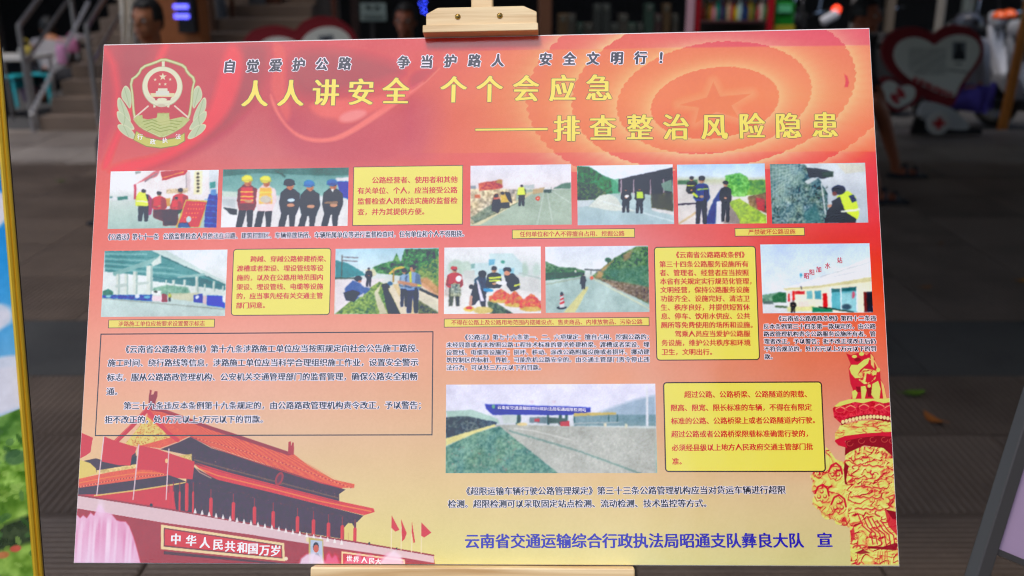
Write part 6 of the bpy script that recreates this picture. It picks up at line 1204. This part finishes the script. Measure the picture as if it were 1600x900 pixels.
hbox([(700,400),(745,402),(745,415),(700,412)], GT, 'portrait_caption'); hbox([(650,440),(780,455),(778,466),(650,450)], GT, 'portrait_caption')
RS = mat('red_script', (186, 34, 50), .5); rs = random.Random(3)
for j in range(8):                                # brushed red characters along the lower edge
    x = 450 + j * 31; y = 508 + j * 13.5; k = Mesh()
    for q in range(5):
        a0 = rs.choice((0.1, 1.4, 1.7, .2, -.5, .8)); L = rs.uniform(14, 30); cx, cy = x + rs.uniform(-7, 7), y + rs.uniform(-9, 9)
        a = W2(*z4([(cx - L / 2 * math.cos(a0), cy + L / 2 * math.sin(a0))])[0], HY, hor); b = W2(*z4([(cx + L / 2 * math.cos(a0), cy - L / 2 * math.sin(a0))])[0], HY, hor)
        k.tube([(a[0], -.015, a[1]), (b[0], -.015, b[1])], .009, 6)
    k.done('red_character', RS, face)
for x_ in (540, 640):
    a = W2(*z4([(x_, 640)])[0], HY, hor); Mesh().box((a[0], .02, a[1] / 2), (.05, .03, a[1])).done('support_post', mat('sign_black', (22, 20, 22), .5), heart)
small_in = [(338,556),(310,522),(270,508),(235,523),(222,560),(238,612),(270,655),(318,692),(370,668),(420,640),(442,590),(432,555),(398,538),(362,545)]
cc = (325, 600)
k = Mesh(); k.prism([W2(x, y, HY, hor) for x, y in smooth_loop(z4([(cc[0] + (x - cc[0]) * 1.36, cc[1] + (y - cc[1]) * 1.3) for x, y in small_in]))], .02, .04, MX); k.done('small_heart_border', HRED, heart)
k = Mesh(); k.prism([W2(x, y, HY, hor) for x, y in smooth_loop(z4(small_in))], .04, .05, MX); k.done('small_heart_face', HWH, heart)
k = Mesh(); c = W2(*z4([(325,608)])[0], HY, hor)
for dx, dz in ((0, 0), (.045, 0), (-.045, 0), (0, .05), (0, -.05), (.03, .03), (-.03, -.03)): k.ball((c[0] + dx, -.052, c[1] + dz), (.024, .004, .022), 10)
k.done('red_flower_mark', RS, heart)
car = thing('ambulance_cutout', 'white cut-out ambulance front with a red cross wheel under the right heart sign', 'cut-out sign', hor)
k = Mesh(); k.prism([W2(x, y, HY - .1, hor) for x, y in smooth_loop(z4([(470,690),(490,645),(560,650),(640,675),(700,710),(750,755),(790,822),(650,822),(560,790),(455,745)]), 1)], .1, .16, MX); k.done('bonnet', mat('cutout_white', (190, 190, 192), .4), car)
k = Mesh(); k.prism([W2(x, y, HY, hor) for x, y in z4([(430,745),(560,770),(660,815),(850,815),(850,850),(400,850)])], .04, .09, MX); k.done('bumper', MATS['sign_black'], car)
k = Mesh(); c = W2(*z4([(595,785)])[0], HY - .2, hor); R9 = Matrix.Rotation(PI / 2, 3, 'X'); k.lathe([(.0, 0), (.098, 0), (.098, .03), (0, .03)], (c[0], -.19, c[1]), 28, R9); k.done('wheel_disc', mat('disc_white', (200, 196, 192), .45), car)
k = Mesh(); k.box((c[0], -.225, c[1]), (.105, .008, .036), None, .002); k.box((c[0], -.2256, c[1]), (.036, .0092, .105), None, .002); k.done('red_cross', mat('cross_red', (176, 16, 30), .45), car)
h2 = copy_tree(heart); h2['label'] = 'red and white heart sign peeping over the top edge of the poster, left half'; h2['group'] = 'red and white heart signs'
lt = P(507, 22, HY); rt = P(1496, 38, HY); ang = math.radians(-7.5); sc_ = 1.10
loc = Vector((rt.x - hor.x, 0, rt.z)); rv = Matrix.Rotation(ang, 3, 'Y') @ loc * sc_
h2.location = (lt.x - rv.x, HY - .3, lt.z - rv.z); h2.rotation_euler = (0, ang, 0); h2.scale = (sc_, sc_, sc_)

# ------------------------------------------------------------------ scooters and riders
def make_scooter(label, loc, yaw, col, group='scooters parked by the road'):
    s = thing('scooter', label, 'scooter', loc, yaw, group); bm_ = mat('paint%d_%d' % (col[0], col[2]), col, .3, coat=.6); blk = mat('black_rubber', (20, 20, 20), .7); chrome = mat('chrome', (210, 210, 214), .12, 1.0); RY = Matrix.Rotation(PI / 2, 3, 'X')
    for x in (-.58, .60):
        k = Mesh(); k.torus((x, 0, .23), .18, .05, RY, 28, 10); t = k.done('tyre', blk, s, True); k = Mesh(); k.lathe([(0, -.02), (.14, -.025), (.14, .025), (0, .02)], (x, 0, .23), 20, RY); k.done('rim', chrome, t, True)
    k = Mesh(); k.prism([(-.30,.32),(.15,.30),(.30,.36),(.44,.62),(.50,.90),(.55,.90),(.50,.60),(.38,.30),(.20,.22),(-.30,.22)], -.14, .14, MX); bmesh.ops.bevel(k.bm, geom=k.bm.edges[:], offset=.02, segments=2, affect='EDGES'); k.done('leg_shield', bm_, s, True)
    k = Mesh(); k.prism([(-.90,.66),(-.75,.72),(-.30,.70),(-.18,.55),(-.20,.34),(-.50,.36),(-.70,.45),(-.92,.58)], -.15, .15, MX); bmesh.ops.bevel(k.bm, geom=k.bm.edges[:], offset=.035, segments=2, affect='EDGES'); k.done('rear_body', bm_, s, True)
    k = Mesh(); k.box((-.48, 0, .76), (.66, .25, .09), Euler((0, .04, 0)), .035); k.done('seat', mat('seat_black', (22, 20, 22), .5), s, True)
    k = Mesh(); k.prism([(.42,.40),(.60,.52),(.78,.44),(.82,.36),(.60,.44),(.46,.30)], -.07, .07, MX); k.done('front_mudguard', bm_, s)
    k = Mesh(); k.tube([(.60, 0, .24), (.50, 0, .62), (.42, 0, 1.0)], .02, 10); k.done('fork', chrome, s, True)
    k = Mesh(); k.tube([(.30, -.36, 1.04), (.38, -.18, 1.03), (.43, 0, 1.0), (.38, .18, 1.03), (.30, .36, 1.04)], .014, 8); h = k.done('handlebar', chrome, s, True)
    for sy in (-1, 1):
        k = Mesh(); k.tube([(.36, sy * .24, 1.04), (.36, sy * .30, 1.22)], .006, 6); k.ball((.36, sy * .30, 1.25), (.015, .055, .035), 12); k.done('mirror', chrome, h, True)
        k = Mesh(); k.tube([(.315, sy * .30, 1.04), (.29, sy * .40, 1.045)], .02, 8); k.done('grip', blk, h)
    k = Mesh(); k.box((.50, 0, .96), (.14, .22, .16), None, .04); k.done('headlight_cowl', bm_, s, True); k = Mesh(); k.ball((.565, 0, .95), (.03, .07, .06), 14); k.done('headlight', mat('lens', (226, 226, 220), .08, .2), s, True)
    k = Mesh(); k.tube([(-.30, .18, .24), (-.85, .19, .34)], [.03, .05], 12); k.done('exhaust', chrome, s, True); k = Mesh(); k.ball((-.90, 0, .60), (.03, .09, .04), 10); k.done('tail_light', mat('red_lens', (190, 20, 16), .2), s, True)
    return s
RZ = -.12
sc0 = make_scooter('black scooter at the right edge under the rider in grey helmet', (0, 0, 0), 0, (30, 30, 34))
def put(o, px, y, yaw, label): p = P(px, 200, y); o.location = (p.x, y, RZ); o.rotation_euler = (0, 0, yaw); o['label'] = label
put(sc0, 1560, 9.75, 2.6, 'black scooter ridden by the person in the grey helmet')
for px, y, yaw, lb in ((1650, 9.6, 2.3, 'silver scooter cut off by the right edge of the picture'), (1600, 11.4, 2.2, 'silver scooter parked behind the rider'), (1300, 11.2, 2.5, 'black scooter parked right of the green box'), (1262, 12.0, 2.6, 'black scooter farthest back beside the green box'), (1400, 12.3, 2.3, 'black scooter behind the right heart sign')):
    o = copy_tree(sc0) if 'behind the rider' not in lb and 'cut off' not in lb else make_scooter(lb, (0, 0, 0), 0, (176, 176, 182)); put(o, px, y, yaw, lb)
p_ = P(1553, 200, 9.75)
rid = person('rider in grey helmet, white jacket and purple trousers sitting on a black scooter', (p_.x + .30, 9.6, RZ + .36), 2.6 - PI / 2 - .15 + .1, (170, 168, 176), (84, 70, 170), SK2, (20, 18, 18), {'pel': (0, 0, .46), 'che': (0, .1, .78), 'nek': (0, .14, .93), 'hed': (0, .2, 1.05), 'el': (.26, .30, .68), 'ha': (.24, .52, .62), 'hip': (.11, .03, .44), 'kn': (.2, .40, .36), 'an': (.17, .36, -.02), 'to': (.17, .5, -.06)}, helmet=(92, 94, 104))
hx2 = P(1546, 45, 9.6)
rid.location.x += (hx2.x - (p_.x + .30)) ; rid.location.z = hx2.z - 1.07
for px, py, lb in ((1562, 27, 'left orange helmet hung beside the orange pole'), (1577, 25, 'right orange helmet nearest the orange pole')):
    w_ = P(px, py, 10.4); k = Mesh(); bmesh.ops.create_icosphere(k.bm, subdivisions=3, radius=1.0)
    for v in list(k.bm.verts):
        if v.co.z < -.35: k.bm.verts.remove(v)
        else: v.co = Vector((v.co.x * .075, v.co.y * .085, v.co.z * .065))
    o = k.done('helmet', mat('orange_helmet', (230, 96, 44), .3), smooth=True); so = o.modifiers.new('t', 'SOLIDIFY'); so.thickness = .006; o.location = w_; tag(o, lb, 'helmet', 'orange helmets')
def pole(px, y, r, col, nm, label, tilt=0, z0=RZ, top=3.3):
    p = P(px, 40, y); k = Mesh(); k.tube([(0, 0, z0), (0, 0, top)], r, 14); t = thing(nm, label, 'pole', (p.x, y, 0)); t.rotation_euler = (0, tilt, 0); k.done('shaft', mat(nm + str(col[0]), col, .45), t, True); k = Mesh(); k.lathe([(r * 2.2, z0), (r * 2.2, z0 + .02), (r * 1.2, z0 + .05)], n=16); k.done('base_flange', MATS[nm + str(col[0])], t)
pole(1591, 9.25, .045, (206, 120, 24), 'orange_pole', 'orange upright pole at the right edge beside the orange helmets', .06)
pole(1467, 10.6, .045, (150, 144, 136), 'grey_pole', 'pale grey pole rising behind the right heart sign')
pole(1582, 10.9, .022, (110, 190, 180), 'mint_pole', 'thin mint green pole behind the orange helmets', .1)
tl = thing('tail_lamp_sign', 'glowing red round lamp above the scooters right of the green box', 'lamp', P(1306, 15, 11.0)); k = Mesh(); k.lathe([(0, 0), (.045, 0), (.05, .02), (0, .04)], n=16, R=Matrix.Rotation(PI / 2, 3, 'X')); k.done('lens', mat('red_glow', (255, 70, 40), .3, lum=1.0), tl); k = Mesh(); k.tube([(0, .0, -.02), (0, .02, -1.2)], .012, 8); k.done('lamp_stem', MATS['sign_black'], tl)
k = Mesh(); k.box((0, 0, 0), (.22, .06, .1), Euler((0, -.5, .2)), .03); o = k.done('scooter_fairing', mat('fairing_white', (206, 206, 214), .3, coat=.4), smooth=True); o.location = P(1296, 28, 10.95); tag(o, 'white fairing panel under the red lamp', 'fairing')

# ------------------------------------------------------------------ shops behind
shop = thing('shop_building', 'dark open shop front under a wide concrete roof behind the poster', 'building', (0, 12.0, 0))
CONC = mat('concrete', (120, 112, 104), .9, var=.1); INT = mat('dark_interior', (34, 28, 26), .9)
XL, XR = -9.0, 14.0
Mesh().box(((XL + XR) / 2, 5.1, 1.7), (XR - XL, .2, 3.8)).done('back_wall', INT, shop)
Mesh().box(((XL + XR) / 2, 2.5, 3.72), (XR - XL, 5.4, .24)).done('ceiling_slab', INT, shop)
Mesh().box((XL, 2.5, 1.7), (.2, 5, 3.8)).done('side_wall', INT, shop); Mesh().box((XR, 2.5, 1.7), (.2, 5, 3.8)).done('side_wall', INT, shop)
Mesh().box(((XL + XR) / 2, 2.5, 7.2), (XR - XL, 5.2, 6.6)).done('upper_storeys', CONC, shop)
def col_(pxa, pxb, y, colr, nm, z1=3.6, label=None, dep=.3, part='pillar'):
    a, b = P(pxa, 30, y), P(pxb, 30, y); k = Mesh(); k.box(((a.x + b.x) / 2, y - 12 + dep / 2, (z1 + RZ) / 2), (b.x - a.x, dep, z1 - RZ), None, .01); return k.done(part, mat(nm, colr, .6, var=.1), shop)
col_(246, 312, 9.9, (170, 100, 52), 'orange_wood'); col_(318, 333, 10.6, (110, 76, 56), 'brown_wood', dep=.1, part='door_frame'); col_(338, 352, 10.8, (96, 100, 106), 'grey_metal', dep=.08, part='door_frame')
col_(360, 366, 10.9, (96, 52, 26), 'rust_wood', dep=.08, part='door_frame'); col_(390, 414, 11.0, (84, 88, 92), 'slate_metal', dep=.08, part='door_frame'); col_(415, 440, 11.1, (84, 44, 26), 'dark_rust', dep=.08, part='door_frame'); col_(518, 526, 11.0, (96, 50, 34), 'rust_wood2', dep=.08, part='door_frame'); col_(548, 560, 11.2, (60, 40, 34), 'dim_wood', dep=.08, part='door_frame')
col_(842, 862, 10.4, (96, 60, 40), 'brown_pillar'); col_(1505, 1520, 11.5, (96, 104, 100), 'grey_green', part='door_frame', dep=.1); col_(1385, 1398, 12.5, (110, 96, 80), 'beige_frame', part='door_frame', dep=.1); col_(-60, -20, 10.6, (60, 54, 52), 'dim_stone'); col_(1330, 1338, 11.4, (120, 116, 112), 'steel_frame', part='door_frame', dep=.06)
# canopy: unseen slatted roof added to shade the pavement
CAN = dict(y0=1.05, y1=12.0, z=2.75, x0=-5.2, x1=11.0)
can = thing('shade_canopy', 'unseen slatted canopy added to shade the pavement behind the poster', 'canopy', (0, 0, 0))
yy = CAN['y0']; XM = -1.0
while yy < CAN['y1']:
    first = yy < 1.5
    for (xa, xb, wd) in ((CAN['x0'], XM, .165 if not first else .24),) + (() if yy > 9.0 else ( (XM + .004, CAN['x1'], (.256 if yy < 2.6 else .276) if not first else .29),)):
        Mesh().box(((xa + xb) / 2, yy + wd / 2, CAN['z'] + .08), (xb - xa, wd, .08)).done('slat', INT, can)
    yy += .30
for x in (XM, 4.0): Mesh().box((x, (CAN['y0'] + CAN['y1']) / 2, CAN['z'] + .20), (.14, CAN['y1'] - CAN['y0'], .14)).done('beam', CONC, can)
Mesh().box((1.9, -1.0, CAN['z'] / 2 + .1), (.16, 4.0, CAN['z'] + .2)).done('side_wall', CONC, can)  # unseen wall added to darken the paving on the right
Mesh().box((6.5, -1.0, CAN['z'] + .12), (9, 3.9, .18)).done('shade_slab', INT, can)
for x in (CAN['x1'] - .3,): Mesh().box((x, CAN['y0'] + .5, CAN['z'] / 2), (.3, .3, CAN['z'])).done('column', CONC, can)

# shelves with drinks
sh = thing('drinks_shelf', 'red framed shelf of bottled drinks in the shop, right of centre', 'shelf', (0, 10.2, 0))
def bx(px0, py0, px1, py1, y, dep, m, name, root, off=0.0):
    ym = min(max((py0 + py1) / 2, 0), 40); a, b = P(px0, py0, y), P(px1, py1, y); a.x = P(px0, ym, y).x; b.x = P(px1, ym, y).x; o_ = root.location; k = Mesh(); k.box(((a.x + b.x) / 2 - o_.x, y + dep / 2 - o_.y + off, (a.z + b.z) / 2 - o_.z), (abs(b.x - a.x), dep, abs(a.z - b.z)), None, .004); return k.done(name, m, root)
RF = mat('red_frame', (170, 14, 34), .4)
bx(1085, -120, 1093, 200, 10.2, .06, RF, 'upright', sh); bx(1199, -120, 1208, 200, 10.2, .06, RF, 'upright', sh); bx(1072, -120, 1084, 200, 10.15, .04, mat('pink_strip', (190, 150, 166), .5), 'printed_strip', sh)
for py in (34, 86, -22): bx(1093, py - 2, 1199, py + 2, 10.22, .3, mat('shelf_dark', (70, 40, 44), .5), 'shelf_board', sh)
bx(1073, -120, 1208, 210, 10.62, .02, INT, 'back_panel', sh)
cols = [(120, 30, 20), (60, 60, 24), (150, 100, 30), (190, 120, 140), (20, 130, 110), (60, 40, 90), (30, 60, 70), (190, 160, 130), (170, 50, 40), (180, 170, 30), (170, 200, 200), (30, 60, 110), (20, 40, 90), (150, 130, 40), (60, 90, 40), (160, 40, 60), (200, 190, 180), (40, 110, 60)]
nb = 18
for j in range(nb):
    c = cols[j]; px = 1098 + j * (96 / (nb - 1)); b = P(px, 32, 10.30); t = thing('drink_bottle', '', 'bottle', (b.x, b.y, b.z), 0, 'bottles on the red framed shelf')
    hgt = .15 + .035 * ((j * 5) % 3); rr = .024; k = Mesh(); k.lathe([(rr * .9, 0), (rr, .01), (rr, hgt * .65), (rr * .5, hgt * .82), (rr * .36, hgt * .86), (rr * .36, hgt)], n=12); k.done('bottle_body', mat('drink%d' % j, c, .2), t, True)
    k = Mesh(); k.lathe([(rr * .45, hgt), (rr * .45, hgt + .014)], n=10); k.done('cap', mat('cap%d' % (j % 3), [(190, 30, 30), (230, 230, 230), (30, 90, 170)][j % 3], .4), t)
    nmz = ['dark red', 'olive', 'amber', 'pale pink', 'teal', 'violet', 'dark teal', 'beige', 'brick red', 'yellow', 'pale blue', 'mid blue', 'navy', 'mustard', 'moss green', 'crimson', 'cream', 'leaf green'][j]
    t['label'] = nmz + ' bottle standing on the upper board of the red framed shelf'
gb = thing('green_box', 'bright green crate with yellow foot right of the red shelf', 'crate', (0, 10.3, 0)); bx(1211, 3, 1241, 40, 10.3, .3, mat('green_box', (16, 120, 34), .4), 'box_body', gb); bx(1210, 40, 1242, 60, 10.29, .3, mat('yellow_foot', (170, 150, 30), .5), 'box_foot', gb); bx(1215, 8, 1237, 20, 10.285, .012, mat('mint_label', (90, 190, 140), .5), 'box_label', gb)
bx(1210, 60, 1242, 200, 10.3, .3, mat('box_stand', (60, 20, 20), .5), 'box_stand', gb)
# stock in the dark shop; its dimness is put into the carton colours
dk = random.Random(11)
for j in range(14):
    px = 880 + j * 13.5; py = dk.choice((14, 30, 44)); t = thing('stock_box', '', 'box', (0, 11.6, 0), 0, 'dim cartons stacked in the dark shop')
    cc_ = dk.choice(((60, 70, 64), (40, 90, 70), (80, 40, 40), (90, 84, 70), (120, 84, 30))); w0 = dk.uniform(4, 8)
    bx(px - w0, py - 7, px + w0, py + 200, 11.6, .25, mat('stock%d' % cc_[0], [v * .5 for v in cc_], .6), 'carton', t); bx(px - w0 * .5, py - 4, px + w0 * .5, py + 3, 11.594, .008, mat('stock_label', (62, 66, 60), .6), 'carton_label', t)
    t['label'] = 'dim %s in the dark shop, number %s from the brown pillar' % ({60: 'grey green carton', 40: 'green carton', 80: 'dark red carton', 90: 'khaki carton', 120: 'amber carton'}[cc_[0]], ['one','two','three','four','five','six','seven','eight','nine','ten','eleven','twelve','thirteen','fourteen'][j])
# notice and lights in the dark doorway
nt = thing('notice_board', 'small pale notice on the dark wall left of the person in shade', 'notice', (0, 10.9, 0)); bx(563, 5, 603, 33, 10.9, .02, mat('notice_pale', (150, 166, 160), .6), 'notice_sheet', nt); bx(571, 9, 580, 13, 10.885, .01, mat('notice_dark', (50, 60, 56), .6), 'printed_block', nt); bx(585, 9, 593, 13, 10.885, .01, MATS['notice_dark'], 'printed_block', nt); bx(567, 24, 599, 26, 10.885, .01, MATS['notice_dark'], 'printed_block', nt); bx(579, 33, 584, 140, 10.92, .03, mat('dim_post', (60, 56, 56), .6), 'notice_post', nt)
BL = mat('blue_light', (96, 96, 255), .3, lum=1.6)
ls = thing('lit_speaker', 'tall black speaker with two glowing blue bars on the orange brown pillar', 'speaker', (0, 9.75, 0)); bx(274, -60, 300, 52, 9.75, .14, mat('speaker_black', (16, 16, 20), .5), 'speaker_box', ls); bx(270.5, 7, 293.5, 14, 9.73, .02, BL, 'light_bar', ls); bx(272, 22, 295, 29, 9.73, .02, BL, 'light_bar', ls)
fl = thing('fairy_lights', 'short string of blue fairy lights hanging left of the easel clip', 'fairy lights', P(660, 8, 8.0)); rr_ = random.Random(2); k0 = Mesh(); k0.tube([(.0, 0, .8), (.01, 0, .3), (-.01, 0, 0), (.03, .0, -.08)], .003, 6); k0.done('wire', MATS['sign_black'], fl)
for (dx, dz) in ((-5, 12), (2, 9), (5, 5), (-4, 3), (3, 0), (-1, -3), (4, -6), (0, -9), (5, -11), (1, 15), (6, 13)):
    k = Mesh(); k.ball((dx * .0052, 0, dz * .0052 - .005), .006, 8); k.done('bulb', mat('bulb_blue', (50, 70, 255), .3, lum=4.0), fl)

# ------------------------------------------------------------------ street behind the photographer (mirrored faintly in the film)
def block(name, label, x0, x1, y0, y1, h, colr, nm):
    t = thing(name, label, 'building', ((x0 + x1) / 2, (y0 + y1) / 2, -.21)); w_, d_ = x1 - x0, y1 - y0; m = mat(nm, colr, .8, var=.08)
    Mesh().box((0, 0, h / 2), (w_, d_, h)).done('walls', m, t); Mesh().box((0, 0, h + .15), (w_ + .3, d_ + .3, .3)).done('roof_edge', CONC, t); g = mat('window_glass', (40, 50, 58), .15)
    nx = int(w_ / 3); 
    for i in range(nx):
        for j in range(int(h / 3.2)):
            x = -w_ / 2 + (i + .5) * w_ / nx; z = 1.6 + j * 3.2; fme = Mesh(); fme.box((x, d_ / 2 + .02, z), (1.5, .08, 1.5)); f = fme.done('window', mat('window_frame', (190, 190, 186), .6), t); Mesh().box((x, d_ / 2 + .07, z), (1.34, .03, 1.34)).done('pane', g, f)
    return t
block('apartment_building', 'tall grey apartment building across the street, behind and right of the camera', 2.0, 22.0, -20, -12, 11.5, (104, 96, 90), 'grey_render')
block('apartment_building', 'low pale building across the street, behind and left of the camera', -26, 1.6, -30, -22, 6.4, (170, 160, 150), 'pale_render')

SC['made'] = 'procedural'
